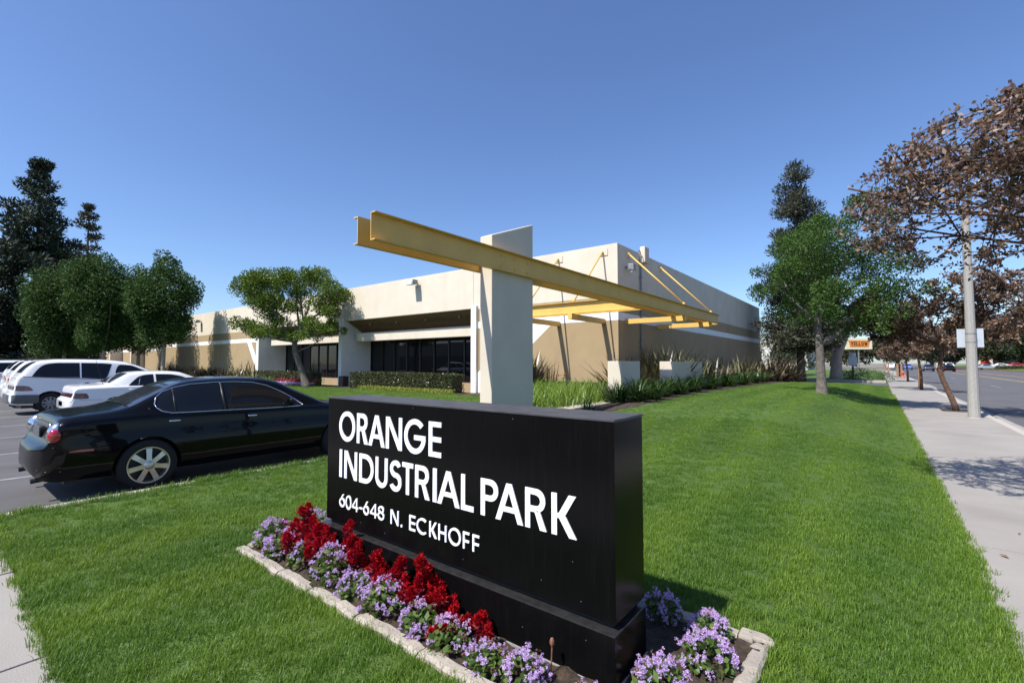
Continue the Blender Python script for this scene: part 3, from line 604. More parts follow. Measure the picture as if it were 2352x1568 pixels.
# ------------------------------------------------------------------ vehicles
def pchip(xs, ys):
    """monotone cubic through the stations"""
    xs = np.asarray(xs, float); ys = np.asarray(ys, float); h = np.diff(xs); d = np.diff(ys)/h; m = np.zeros_like(ys); m[0], m[-1] = d[0], d[-1]
    for i in range(1, len(xs)-1):
        if d[i-1]*d[i] > 0: w1, w2 = 2*h[i]+h[i-1], h[i]+2*h[i-1]; m[i] = (w1+w2)/(w1/d[i-1]+w2/d[i])
    def f(x):
        x = np.clip(np.asarray(x, float), xs[0], xs[-1]); i = np.clip(np.searchsorted(xs, x)-1, 0, len(xs)-2); t = (x-xs[i])/h[i]
        return (1+2*t)*(1-t)**2*ys[i]+t*(1-t)**2*h[i]*m[i]+t*t*(3-2*t)*ys[i+1]+t*t*(t-1)*h[i]*m[i+1]
    return f
class Car:
    """body lofted from curves along the length y (0 = rear bumper): bottom zb, widest half-width w, shoulder (ws, zs), edge above it (we, ze), roof or deck rail (wr, zr), centre line zc"""
    def __init__(s, tab, zm=.55, label='', cat='car', name='parked_car', paint='carblack', group=None):
        k = np.array(tab, float); s.y0, s.y1 = k[0, 0], k[-1, 0]
        s.f = [pchip(k[:, 0], k[:, i]) for i in range(1, k.shape[1])]; s.zm = zm; s.m = M[paint]
        s.root = thing(name, label, cat, (0, 0, 0), group)
    def section(s, y, n=7):
        zb, w, ws, zs, we, ze, wr, zr, zc = [float(f(y)) for f in s.f]
        zm = min(s.zm, zb+(zs-zb)*.55)
        P = [(w*.90, zb), (w*.985, zb+(zm-zb)*.45), (w, zm), (ws+(w-ws)*.35, zm+(zs-zm)*.62), (ws, zs), (we, ze), (wr+(we-wr)*.12, zr-(zr-ze)*.12), (wr*.86, zr+(zc-zr)*.42), (wr*.5, zr+(zc-zr)*.86), (0, zc)]
        out = [(0, zb)]
        for i in range(len(P)-1):
            p0, p1, p2, p3 = P[max(i-1, 0)], P[i], P[i+1], P[min(i+2, len(P)-1)]
            if i == len(P)-2: p3 = (-P[i][0], P[i][1])
            d0 = tuple((b-a)*.5 for a, b in zip(p0, p2)); d1 = tuple((b-a)*.5 for a, b in zip(p1, p3))
            L = math.dist(p1, p2)
            def lim(d): l = math.hypot(*d); return d if l <= L*1.0 else (d[0]/l*L, d[1]/l*L)
            d0, d1 = lim(d0), lim(d1)
            for j in range(n):
                t = j/n; a, b, c, e = 2*t**3-3*t*t+1, t**3-2*t*t+t, -2*t**3+3*t*t, t**3-t*t
                out.append((a*p1[0]+b*d0[0]+c*p2[0]+e*d1[0], a*p1[1]+b*d0[1]+c*p2[1]+e*d1[1]))
        out.append(P[-1]); return out
    def sidex(s, y, z):
        q = s.section(y); k = max(range(len(q)), key=lambda i: q[i][0] if i < 24 else -1); zz = [p[1] for p in q[1:-8]]; xx = [p[0] for p in q[1:-8]]
        return float(np.interp(z, np.maximum.accumulate(zz), xx))
    def topz(s, y, x):
        q = s.section(y)[22:]; xx = [p[0] for p in q][::-1]; zz = [p[1] for p in q][::-1]
        return float(np.interp(abs(x), np.maximum.accumulate(xx), zz))
    def body(s, wheels, rw, ny=150, arch=1.14):
        ys = s.y0+(s.y1-s.y0)*(np.linspace(0, 1, ny)); ys = np.unique(np.concatenate([ys, s.y0+np.linspace(0, .4, 40), s.y1-np.linspace(0, .25, 20)]))
        half = [s.section(y) for y in ys]; n = len(half[0]); ring = 2*n-2; V = []
        for y, q in zip(ys, half): V += [(x, y, z) for x, z in q]+[(-x, y, z) for x, z in q[-2:0:-1]]
        F = [(i*ring+j, i*ring+(j+1) % ring, (i+1)*ring+(j+1) % ring, (i+1)*ring+j) for i in range(len(ys)-1) for j in range(ring)]
        F += [tuple(range(ring-1, -1, -1)), tuple((len(ys)-1)*ring+j for j in range(ring))]
        me = bpy.data.meshes.new('body'); me.from_pydata(V, [], F); me.materials.append(s.m); me.materials.append(M['trimblack'])
        b = bmesh.new(); b.from_mesh(me); bmesh.ops.remove_doubles(b, verts=b.verts, dist=.0004); bmesh.ops.recalc_face_normals(b, faces=b.faces); b.to_mesh(me); b.free()
        o = link('body', me, None, s.root); W = max(p[0] for q in half for p in q)
        for wy in wheels:
            c = MB().lathe([(0, 0), (rw*arch, 0), (rw*arch, 2*W+.4), (0, 2*W+.4)], (-W-.2, wy, rw), 'x', 48)
            c2 = c.build('cut', M['trimblack'], None); mod = o.modifiers.new('b', 'BOOLEAN'); mod.object = c2; mod.operation = 'DIFFERENCE'; mod.solver = 'EXACT'
            dg = bpy.context.evaluated_depsgraph_get(); nm = bpy.data.meshes.new_from_object(o.evaluated_get(dg)); o.modifiers.clear()
            if len(nm.vertices) > 100: o.data = nm
            bpy.data.objects.remove(c2)
        for p in o.data.polygons: p.use_smooth = True
        o.data.materials.clear(); o.data.materials.append(s.m); o.data.materials.append(M['trimblack'])
        for p in o.data.polygons:
            c = p.center; p.material_index = 1 if any(math.hypot(c.y-wy, c.z-rw) < rw*arch*1.004 and abs(c.x) < W*1.1 and abs(math.hypot(c.y-wy, c.z-rw)-rw*arch) < .012 for wy in wheels) else 0
        try: o.data.set_sharp_from_angle(angle=R(58))
        except Exception: pass
        s.bodyo = o; MB().box(-W*.72, W*.72, s.y0+.3, s.y1-.3, .19, .30).build('underbody', M['trimblack'], s.root); return o
    def side(s, name, m, ys, bot, top, eps=.004, nz=8, sides=(1, -1), parent=None):
        """a patch on the flank between two curves z(y)"""
        fb = pchip(*zip(*bot)) if len(bot) > 1 else (lambda y: bot[0][1]+0*y); ft = pchip(*zip(*top)); o = None
        for sd in sides:
            V = []; yy = np.linspace(ys[0], ys[1], max(6, int((ys[1]-ys[0])/.035)))
            for y in yy:
                a, b = float(fb(y)), float(ft(y)); b = max(a+.0005, b)
                for i in range(nz+1): z = a+(b-a)*i/nz; V.append((sd*(s.sidex(y, z)+eps), y, z))
            F = [(i*(nz+1)+j, i*(nz+1)+j+1, (i+1)*(nz+1)+j+1, (i+1)*(nz+1)+j) for i in range(len(yy)-1) for j in range(nz)]
            mb = MB().add(V, F); o = mb.build(name, m, parent or s.root, smooth=True)
        return o
    def line(s, name, m, pts, r=.004, eps=.001, sides=(1, -1), parent=None):
        """a thin tube lying on the flank along (y, z) points"""
        for sd in sides: MB().tube([(sd*(s.sidex(y, z)+eps), y, z) for y, z in pts], r, 6).build(name, m, parent or s.root, smooth=True)
    def top(s, name, m, y0, y1, w0, w1, eps=.005, ny=14, nx=14, parent=None):
        """a patch on the upper surface, half-width w0 at y0 to w1 at y1"""
        V = []
        for i in range(ny+1):
            y = y0+(y1-y0)*i/ny; w = w0+(w1-w0)*i/ny
            for j in range(nx+1):
                x = w*(2*j/nx-1); z = s.topz(y, x); dz = (s.topz(y+.01, x)-s.topz(y-.01, x))/.02; nl = math.hypot(1, dz); V.append((x, y-dz/nl*eps, z+eps/nl))
        F = [(i*(nx+1)+j, i*(nx+1)+j+1, (i+1)*(nx+1)+j+1, (i+1)*(nx+1)+j) for i in range(ny) for j in range(nx)]
        return MB().add(V, F).build(name, m, parent or s.root, smooth=True)
    def wheel(s, x, y, r, rr, width, spokes, sm='alloy', first=None):
        sd = 1 if x > 0 else -1
        if first is not None:
            w = first.copy(); col.objects.link(w); w.parent = s.root; w.location = (x, y, r); w.rotation_euler = (0, 0, 0 if sd > 0 else math.pi)
            for ch in first.children: c = ch.copy(); col.objects.link(c); c.parent = w
            return w
        hub = MB(); hub.lathe([(0, .020), (.055, .018), (.06, 0), (.05, -.05)], (0, 0, 0), 'x', 20)
        w = hub.build('wheel', M[sm], s.root, smooth=True); w.location = (x, y, r)
        o0 = Vector((x, y, r))
        tp = [(rr-.012, -width), (rr+.01, -width-.005), (r-.03, -width), (r, -width+.03), (r, -.03), (r-.012, -.008), (r-.04, .004), (rr+.012, .002), (rr-.008, -.008)]
        MB().lathe(tp, o0, 'x', 40).build('tyre', M['rubber'], w, smooth=True)
        rm = MB(); rm.lathe([(rr+.004, -.012), (rr, .004), (rr-.014, .004), (rr-.022, -.012), (rr-.032, -.07)], o0, 'x', 40)
        for k in range(spokes):
            a = 2*math.pi*k/spokes+math.pi/2; ca, sa = math.cos(a), math.sin(a); V = []
            for rad, hw, xo in ((.045, .030, .012), (rr*.55, .028, .002), (rr-.018, .033, -.012)):
                for h, dx in ((-hw, 0), (hw, 0), (hw*.9, -.03), (-hw*.9, -.03)): V.append(o0+Vector((xo+dx, rad*ca-h*sa, rad*sa+h*ca)))
            rm.add(V, [(4*i+j, 4*i+(j+1) % 4, 4*i+4+(j+1) % 4, 4*i+4+j) for i in range(2) for j in range(4)])
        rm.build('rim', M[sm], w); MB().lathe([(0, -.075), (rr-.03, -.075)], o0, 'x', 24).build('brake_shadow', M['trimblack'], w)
        lug = MB()
        for k in range(5): a = 2*math.pi*k/5+.3; lug.lathe([(0, .016), (.011, .015), (.012, 0)], o0+Vector((0, .057*math.cos(a)*.62, .057*math.sin(a)*.62)), 'x', 6)
        lug.build('wheel_nut', M['trimblack'], w)
        if sd < 0: w.rotation_euler = (0, 0, math.pi)
        return w
    def place(s, x, y, z, rz=0): s.root.location = (x, y, z); s.root.rotation_euler = (0, 0, rz); return s.root

def details(c, hy, my, hz, mz, pm_):
    for sd in (1, -1):
        for y in hy: x = c.sidex(y, hz); MB().ball((sd*(x+.006), y, hz), .07, 10, 6, .25, 1, .22).build('door_handle', M[pm_], c.root, smooth=True)
        x = c.sidex(my, mz); MB().ball((sd*(x+.10), my, mz+.03), .1, 10, 8, .95, .5, .75).build('mirror', M[pm_], c.root, smooth=True)
# -- black saloon in front: stations y, zb, w, ws, zs, we, ze, wr, zr, zc
T = [(0.00, .45, .22, .21, .52, .20, .535, .17, .54, .545), (.010, .40, .36, .35, .545, .33, .57, .29, .585, .595), (.03, .345, .50, .49, .57, .47, .60, .42, .62, .63), (.065, .305, .635, .625, .595, .605, .63, .55, .65, .66), (.10, .28, .73, .72, .615, .70, .65, .62, .672, .682),
     (.14, .265, .785, .775, .66, .75, .70, .66, .71, .72), (.19, .257, .83, .82, .78, .78, .83, .69, .85, .855), (.24, .252, .853, .84, .88, .80, .93, .70, .965, .975), (.30, .25, .872, .85, .905, .80, .955, .70, .992, 1.005),
     (.45, .25, .882, .85, .92, .79, .975, .70, 1.01, 1.025), (.80, .24, .89, .845, .94, .785, .99, .70, 1.035, 1.055), (.98, .235, .892, .84, .945, .78, 1.00, .68, 1.07, 1.09),
     (1.25, .23, .892, .84, .945, .785, 1.01, .62, 1.20, 1.215), (1.55, .225, .892, .842, .942, .79, 1.00, .575, 1.335, 1.36), (1.80, .22, .892, .843, .938, .792, .99, .565, 1.375, 1.415),
     (2.25, .22, .892, .843, .93, .795, .98, .57, 1.388, 1.436), (2.70, .22, .892, .842, .922, .795, .97, .575, 1.37, 1.42), (2.95, .22, .892, .84, .915, .792, .96, .59, 1.315, 1.37), (3.20, .22, .891, .838, .908, .785, .953, .625, 1.19, 1.25),
     (3.50, .22, .89, .835, .895, .775, .945, .68, 1.05, 1.10), (3.72, .22, .889, .83, .882, .77, .93, .69, .965, 1.00), (4.1, .22, .885, .82, .84, .76, .885, .66, .92, .945), (4.5, .23, .87, .80, .76, .73, .80, .60, .83, .85), (4.72, .25, .82, .75, .66, .68, .70, .55, .72, .735), (4.83, .28, .70, .66, .56, .60, .60, .48, .62, .63), (4.87, .34, .56, .54, .50, .5, .53, .42, .55, .56)]
T = [((y+.10*(1-y)) if y < 1 else y, *r_) for y, *r_ in T]
c = Car(T, .56, 'black saloon car with tinted windows parked beside the grass kerb', 'car', 'parked_car', 'carblack')
RW = .325
c.body((1.17, 3.92), RW, arch=1.13)
w0 = c.wheel(.885, 1.17, RW, .232, .21, 7); c.wheel(.885, 3.92, RW, .232, .21, 7, first=w0); c.wheel(-.885, 1.17, RW, .232, .21, 7, first=w0); c.wheel(-.885, 3.92, RW, .232, .21, 7, first=w0)
c.side('rear_window', M['carglass'], (1.27, 2.06), [(1.27, 1.08), (1.31, 1.02), (1.40, .985), (1.8, .975), (2.06, .97)], [(1.27, 1.085), (1.31, 1.18), (1.42, 1.265), (1.6, 1.318), (1.8, 1.335), (2.06, 1.345)])
c.side('front_window', M['carglass'], (2.12, 3.26), [(2.12, .968), (2.7, .955), (3.26, .948)], [(2.12, 1.347), (2.3, 1.345), (2.55, 1.325), (2.75, 1.27), (2.95, 1.17), (3.1, 1.075), (3.26, .95)])
dlo = [(1.25, 1.10), (1.28, 1.18), (1.36, 1.25), (1.5, 1.305), (1.7, 1.345), (2.0, 1.362), (2.3, 1.362), (2.55, 1.343), (2.75, 1.29), (2.95, 1.19), (3.12, 1.085), (3.28, .955), (3.2, .938), (2.7, .943), (2.1, .957), (1.6, .966), (1.42, .972), (1.32, 1.0), (1.265, 1.05), (1.25, 1.10)]
c.line('window_trim', M['chrome'], dlo, .0075)
c.line('pillar_trim', M['trimblack'], [(2.09, .965), (2.09, 1.355)], .022, -.006)
c.line('quarter_bar', M['trimblack'], [(1.47, .975), (1.48, 1.28)], .012, -.004)
c.top('rear_windscreen', M['cardust'], .99, 1.60, .68, .50); c.top('windscreen', M['carglass'], 3.00, 3.70, .50, .66)
for sd in (1, -1):
    for y, z in ((1.45, .868), (2.45, .852)):
        x = c.sidex(y, z); MB().ball((sd*(x+.008), y, z), .075, 12, 6, .25, 1, .20).build('door_handle', M['chrome'], c.root, smooth=True)
    x = c.sidex(3.02, 1.0); mm = MB().ball((sd*(x+.11), 3.02, 1.03), .1, 12, 8, .95, .45, .72); mm.tube([(sd*(x-.02), 3.06, .985), (sd*(x+.08), 3.04, 1.01)], .03, 6); mm.build('mirror', M['carblack'], c.root, smooth=True)
    # round lamp in a chrome bezel on the rear corner
    lc = Vector((sd*.742, .335, .80)); MB().ball(lc, .175, 20, 12, .60, .70, .86).build('taillight', M['chrome'], c.root, smooth=True)
    MB().ball(lc+Vector((sd*.052, -.045, -.005)), .088, 16, 10, .72, .85, 1.0).build('tail_lens', M['lensred'], c.root, smooth=True)
    MB().ball(lc+Vector((sd*.055, -.055, -.105)), .028, 10, 8, 1, .8, .8).build('reversing_lens', M['plate'], c.root, smooth=True)
c.side('side_marker', M['lensred'], (.40, .62), [(.4, .594), (.62, .588)], [(.4, .606), (.5, .616), (.62, .612)], .004)
c.line('door_seam', M['trimblack'], [(1.19, 1.18), (1.18, 1.05), (1.24, .93), (1.42, .82), (1.56, .70), (1.60, .55)], .003, -.001)
c.line('door_seam', M['trimblack'], [(2.10, .95), (2.11, .6), (2.11, .30)], .003, -.001); c.line('door_seam', M['trimblack'], [(3.30, .93), (3.35, .7), (3.30, .32)], .003, -.001)
c.side('door_moulding', M['carblack'], (1.56, 3.28), [(1.56, .525), (3.28, .51)], [(1.56, .565), (3.28, .55)], .012, 3); c.side('sill_trim', M['carblack'], (1.56, 3.52), [(1.56, .23), (3.52, .235)], [(1.56, .30), (3.52, .30)], .012, 3)
c.line('bumper_seam', M['trimblack'], [(.20, .655), (.27, .66), (.40, .655), (.78, .66)], .003, -.001); c.line('bumper_crease', M['chrome'], [(.16, .40), (.22, .385), (.34, .38)], .003, -.001)
MB().box(-.22, .22, .218, .230, .735, .86).build('number_plate', M['trimgrey'], c.root); MB().box(-.56, .56, .265, .278, .885, .915).build('boot_strip', M['chrome'], c.root)
for x in (-.5, .5): MB().tube([(x, .28, .27), (x, .13, .255)], .032, 10).build('exhaust_pipe', M['trimblack'], c.root)
c.place(-8.39, .75, -.05)

# -- white saloon two bays on
T2 = [(0.00, .36, .60, .59, .56, .57, .585, .5, .60, .61), (.04, .31, .76, .75, .58, .72, .615, .62, .63, .635), (.10, .28, .84, .83, .60, .78, .65, .66, .66, .665), (.13, .27, .855, .84, .68, .78, .73, .68, .75, .755),
      (.16, .27, .862, .845, .84, .79, .91, .70, .945, .955), (.24, .26, .872, .845, .90, .79, .955, .70, .985, .99), (.8, .25, .885, .84, .92, .785, .975, .70, 1.01, 1.02), (.92, .245, .885, .84, .925, .78, .98, .67, 1.05, 1.06),
      (1.2, .24, .885, .84, .925, .785, .985, .61, 1.22, 1.235), (1.42, .235, .885, .84, .925, .788, .985, .58, 1.325, 1.355), (1.75, .23, .885, .84, .922, .79, .98, .575, 1.35, 1.392), (2.25, .23, .885, .84, .918, .79, .97, .575, 1.352, 1.40),
      (2.7, .23, .885, .84, .912, .79, .965, .58, 1.32, 1.37), (3.0, .23, .885, .838, .905, .785, .96, .60, 1.22, 1.27), (3.4, .23, .885, .835, .895, .78, .945, .66, 1.06, 1.10), (3.65, .23, .883, .83, .885, .77, .93, .68, .965, .99),
      (4.1, .23, .875, .815, .83, .755, .875, .65, .905, .92), (4.5, .24, .85, .79, .74, .72, .78, .6, .80, .81), (4.7, .27, .76, .7, .62, .64, .65, .5, .66, .67), (4.77, .33, .6, .57, .53, .52, .55, .4, .56, .57)]
c = Car(T2, .56, 'white saloon car with a thin aerial parked between the black car and the white van', 'car', 'parked_car', 'carwhite', 'white cars parked facing the building')
c.body((1.08, 3.70), .31, 110)
w0 = c.wheel(.86, 1.08, .31, .205, .19, 9); [c.wheel(x, y, .31, .205, .19, 9, first=w0) for x, y in ((.86, 3.7), (-.86, 1.08), (-.86, 3.7))]
c.side('rear_window', M['carglass'], (1.36, 2.0), [(1.36, .965), (2.0, .955)], [(1.36, .97), (1.5, 1.12), (1.66, 1.245), (1.85, 1.29), (2.0, 1.30)]); c.side('front_window', M['carglass'], (2.06, 3.2), [(2.06, .955), (3.2, .94)], [(2.06, 1.30), (2.4, 1.29), (2.7, 1.235), (3.0, 1.09), (3.2, .945)])
c.line('quarter_bar', M['chrome'], [(1.60, .96), (1.68, 1.25)], .008, 0)
c.top('rear_windscreen', M['cardust'], .93, 1.38, .66, .52); c.top('windscreen', M['carglass'], 2.78, 3.62, .52, .66)
c.side('taillight', M['lensdark'], (.135, .46), [(.135, .65), (.3, .635), (.46, .645)], [(.135, .795), (.3, .79), (.43, .775), (.46, .70)], .007)
c.side('amber_lens', M['lensamber'], (.28, .36), [(.28, .655), (.36, .66)], [(.28, .765), (.36, .755)], .008, 4)
MB().box(-.76, .76, .105, .14, .66, .80).build('tail_panel', M['lensdark'], c.root, bevel=.01)
c.line('bumper_seam', M['trimblack'], [(.12, .62), (.3, .60), (.75, .595)], .004); c.line('boot_seam', M['trimblack'], [(.20, .95), (.5, .968), (.86, .985)], .003, -.001)
c.line('door_seam', M['trimblack'], [(1.30, 1.0), (1.28, .8), (1.40, .62)], .003, -.001); c.line('door_seam', M['trimblack'], [(2.03, .95), (2.03, .35)], .003, -.001)
c.side('flank_strip', M['carwhite'], (.6, 4.2), [(.6, .53), (4.2, .52)], [(.6, .575), (4.2, .565)], .012, 3)
MB().box(-.26, .26, .0, .012, .42, .55).build('number_plate', M['plate'], c.root); MB().tube([(.66, .80, 1.0), (.66, .62, 1.72)], .0055, 5).build('aerial', M['trimblack'], c.root)
details(c, (1.42, 2.4), 3.0, .86, .97, 'carwhite')
c.place(-18.5, 2.6, -.05)

# -- egg-shaped white van with grey bumper
T3 = [(0.00, .40, .56, .55, .60, .53, .63, .48, .65, .66), (.05, .34, .76, .75, .62, .72, .66, .62, .68, .69), (.10, .32, .83, .82, .66, .78, .72, .68, .74, .75), (.13, .31, .85, .84, .80, .80, .93, .70, .97, .98), (.18, .31, .862, .845, .98, .81, 1.12, .71, 1.16, 1.17),
      (.26, .30, .875, .85, 1.06, .82, 1.20, .71, 1.28, 1.29), (.40, .29, .885, .855, 1.08, .83, 1.21, .70, 1.47, 1.49), (.56, .28, .892, .86, 1.09, .835, 1.21, .685, 1.61, 1.64), (.75, .27, .90, .86, 1.09, .84, 1.20, .67, 1.67, 1.72), (1.2, .26, .90, .86, 1.09, .84, 1.18, .66, 1.70, 1.76),
      (2.2, .26, .90, .86, 1.05, .84, 1.12, .66, 1.69, 1.75), (2.8, .26, .90, .86, 1.02, .84, 1.09, .66, 1.63, 1.69), (3.2, .26, .90, .855, 1.0, .83, 1.06, .67, 1.51, 1.57), (3.7, .26, .895, .85, .95, .82, 1.0, .69, 1.27, 1.32), (4.2, .27, .875, .83, .84, .79, .88, .68, 1.0, 1.03), (4.5, .29, .83, .79, .72, .74, .76, .62, .82, .84), (4.68, .32, .74, .7, .6, .64, .62, .5, .66, .67), (4.75, .37, .58, .56, .52, .5, .54, .4, .56, .57)]
c = Car(T3, .6, 'white rounded passenger van with a grey bumper and long dark side windows', 'van', 'parked_van', 'carwhite', 'white cars parked facing the building')
c.body((.93, 3.79), .335, 110, arch=1.16)
w0 = c.wheel(.875, .93, .335, .20, .2, 9, 'grey'); [c.wheel(x, y, .335, .20, .2, 9, 'grey', first=w0) for x, y in ((.875, 3.79), (-.875, .93), (-.875, 3.79))]
c.side('side_window', M['carglass'], (.49, 1.62), [(.49, 1.20), (1.0, 1.165), (1.62, 1.135)], [(.49, 1.21), (.6, 1.40), (.74, 1.55), (.90, 1.61), (1.2, 1.63), (1.62, 1.63)]); c.side('side_window', M['carglass'], (1.66, 2.46), [(1.66, 1.13), (2.28, 1.09), (2.46, 1.56)], [(1.66, 1.63), (2.2, 1.615), (2.46, 1.59)])
c.side('front_window', M['carglass'], (2.56, 3.55), [(2.56, 1.10), (3.0, 1.06), (3.55, 1.02)], [(2.56, 1.34), (2.62, 1.50), (2.70, 1.565), (3.0, 1.54), (3.3, 1.40), (3.55, 1.28)])
c.top('rear_windscreen', M['cardust'], .275, .60, .63, .55); c.top('windscreen', M['carglass'], 2.95, 4.05, .56, .66)
c.line('belt_trim', M['trimblack'], [(.16, 1.125), (.3, 1.19), (.64, 1.175), (1.5, 1.115), (2.3, 1.07)], .013)
c.side('taillight', M['lensdark'], (.14, .52), [(.14, .76), (.3, .745), (.52, .75)], [(.14, .915), (.3, .91), (.44, .875), (.52, .775)], .007); c.side('amber_lens', M['lensamber'], (.33, .47), [(.33, .765), (.47, .765)], [(.33, .86), (.40, .845), (.47, .80)], .010, 4)
MB().box(-.74, .74, .10, .14, .775, .90).build('tail_panel', M['lensdark'], c.root, bevel=.01)
c.side('rear_bumper', M['trimgrey'], (.06, .66), [(.06, .38), (.2, .345), (.66, .34)], [(.06, .62), (.2, .63), (.66, .615)], .018)
MB().prism([(-.74, .05), (-.5, -.025), (.5, -.025), (.74, .05), (.74, .2), (-.74, .2)], 'z', .36, .645).build('rear_bumper', M['trimgrey'], c.root, bevel=.03)
c.side('lower_cladding', M['trimgrey'], (1.36, 3.36), [(1.36, .29), (3.36, .29)], [(1.36, .56), (3.36, .55)], .010)
c.line('door_seam', M['trimblack'], [(1.64, 1.1), (1.64, .4)], .003, -.001); c.line('door_seam', M['trimblack'], [(2.5, 1.5), (2.46, .4)], .003, -.001)
MB().box(-.2, .2, .085, .095, .68, .75).build('number_plate', M['plate'], c.root); MB().tube([(.35, .3, .33), (.35, .06, .30)], .035, 8).build('exhaust_pipe', M['trimblack'], c.root)
details(c, (1.8, 2.62), 3.35, .95, 1.08, 'trimblack')
c.place(-21.95, 1.8, -.03)

# -- white people carrier beyond it, with copies further along the row
T4 = [(0.00, .36, .62, .61, .60, .58, .63, .5, .65, .66), (.05, .30, .80, .79, .63, .76, .66, .66, .68, .69), (.10, .28, .88, .87, .70, .83, .78, .74, .82, .83), (.14, .27, .915, .90, .92, .85, 1.08, .76, 1.12, 1.13), (.24, .26, .93, .91, 1.03, .86, 1.13, .75, 1.32, 1.33), (.40, .26, .945, .915, 1.05, .87, 1.14, .73, 1.54, 1.56), (.54, .25, .955, .92, 1.06, .875, 1.14, .71, 1.64, 1.68),
      (.9, .25, .96, .92, 1.06, .88, 1.14, .70, 1.67, 1.73), (1.8, .24, .96, .92, 1.05, .88, 1.12, .70, 1.69, 1.75), (2.9, .24, .96, .92, 1.03, .88, 1.1, .71, 1.64, 1.70), (3.3, .24, .96, .92, 1.01, .87, 1.07, .72, 1.48, 1.54), (3.9, .24, .955, .91, .97, .86, 1.02, .72, 1.14, 1.18), (4.4, .25, .93, .88, .86, .82, .91, .68, .96, .98), (4.8, .28, .84, .78, .72, .7, .76, .55, .79, .8), (4.95, .34, .65, .6, .6, .54, .62, .42, .64, .65)]
c = Car(T4, .6, 'white people carrier with a pointed red tail lamp half hidden behind the rounded van', 'van', 'parked_van', 'carwhite', 'white cars parked facing the building')
c.body((1.0, 3.95), .34, 90, arch=1.15)
w0 = c.wheel(.93, 1.0, .34, .21, .2, 9); [c.wheel(x, y, .34, .21, .2, 9, first=w0) for x, y in ((.93, 3.95), (-.93, 1.0), (-.93, 3.95))]
c.side('side_window', M['carglass'], (.36, 1.5), [(.36, 1.19), (.5, 1.14), (1.5, 1.12)], [(.36, 1.21), (.5, 1.44), (.7, 1.56), (1.0, 1.60), (1.5, 1.61)]); c.side('side_window', M['carglass'], (1.56, 2.5), [(1.56, 1.12), (2.5, 1.09)], [(1.56, 1.61), (2.5, 1.60)]); c.side('front_window', M['carglass'], (2.56, 3.7), [(2.56, 1.09), (3.7, 1.06)], [(2.56, 1.59), (3.0, 1.54), (3.4, 1.33), (3.7, 1.08)])
c.top('rear_windscreen', M['cardust'], .245, .50, .66, .60); c.top('windscreen', M['carglass'], 3.0, 3.9, .6, .7)
c.side('taillight', M['lensred'], (.105, .40), [(.105, .79), (.2, .80), (.3, .88), (.40, 1.06)], [(.105, 1.05), (.2, 1.11), (.3, 1.13), (.40, 1.12)], .010)
for x in (-.6, .6): MB().tube([(x, .65, 1.70), (x, .8, 1.77), (x, 2.3, 1.79), (x, 2.45, 1.73)], .014, 6).build('roof_rail', M['trimblack'], c.root)
c.line('bumper_seam', M['trimblack'], [(.1, .66), (.3, .65), (.64, .65)], .004); MB().box(-.26, .26, .085, .1, .74, .88).build('number_plate', M['plate'], c.root)
details(c, (1.8, 2.62), 3.5, .95, 1.08, 'carwhite')
far0 = c.place(-25.6, 2.0, -.02)
dup(far0, (-29.3, 2.2, 0), label='white people carrier at the left edge, its roof just above the row'); dup(far0, (-35.6, 1.6, 0), 0, 'farthest white vehicle at the left edge of the row, only a roof strip showing')

# -- small cars for the far street: one shell, dark glazing, wheels
def small_car(label, paint, loc, rz, group='cars along the far side of the road', van=False):
    T = T3 if van else T2
    c = Car(T, .56, label, 'van' if van else 'car', 'parked_van' if van else 'parked_car', paint, group)
    ys = np.linspace(c.y0, c.y1, 26); half = [c.section(y, 2) for y in ys]; n = len(half[0]); ring = 2*n-2; V = []
    for y, q in zip(ys, half): V += [(x, y, z) for x, z in q]+[(-x, y, z) for x, z in q[-2:0:-1]]
    F = [(i*ring+j, i*ring+(j+1) % ring, (i+1)*ring+(j+1) % ring, (i+1)*ring+j) for i in range(len(ys)-1) for j in range(ring)]+[tuple(range(ring-1, -1, -1)), tuple((len(ys)-1)*ring+j for j in range(ring))]
    MB().add(V, F).build('body', M[paint], c.root, smooth=True)
    if van: c.side('side_window', M['carglass'], (.6, 3.5), [(.6, 1.2), (3.5, 1.05)], [(.6, 1.4), (.9, 1.6), (2.9, 1.56), (3.5, 1.25)], .01, 3)
    else: c.side('side_window', M['carglass'], (1.40, 3.2), [(1.4, .965), (3.2, .94)], [(1.40, .97), (1.66, 1.245), (2.0, 1.30), (2.7, 1.235), (3.2, .945)], .01, 3)
    c.top('rear_windscreen', M['carglass'], *((.28, .6, .63, .55) if van else (.93, 1.38, .66, .52)), .012, 4, 4); c.top('windscreen', M['carglass'], *((2.95, 4.05, .56, .66) if van else (2.78, 3.62, .52, .66)), .012, 4, 4)
    MB().box(-.8, -.5, .08, .13, .66, .8).box(.5, .8, .08, .13, .66, .8).build('taillight', M['lensred'], c.root)
    for x in (-.78, .78):
        for y in (1.08, 3.7): MB().lathe([(0, 0), (.2, .005), (.21, 0), (.31, -.01), (.31, -.18), (0, -.18)] if x > 0 else [(0, 0), (.2, -.005), (.21, 0), (.31, .01), (.31, .18), (0, .18)], (x+(.1 if x > 0 else -.1), y, .31), 'x', 14).build('wheel', M['rubber'], c.root)
    return c.place(*loc, rz)
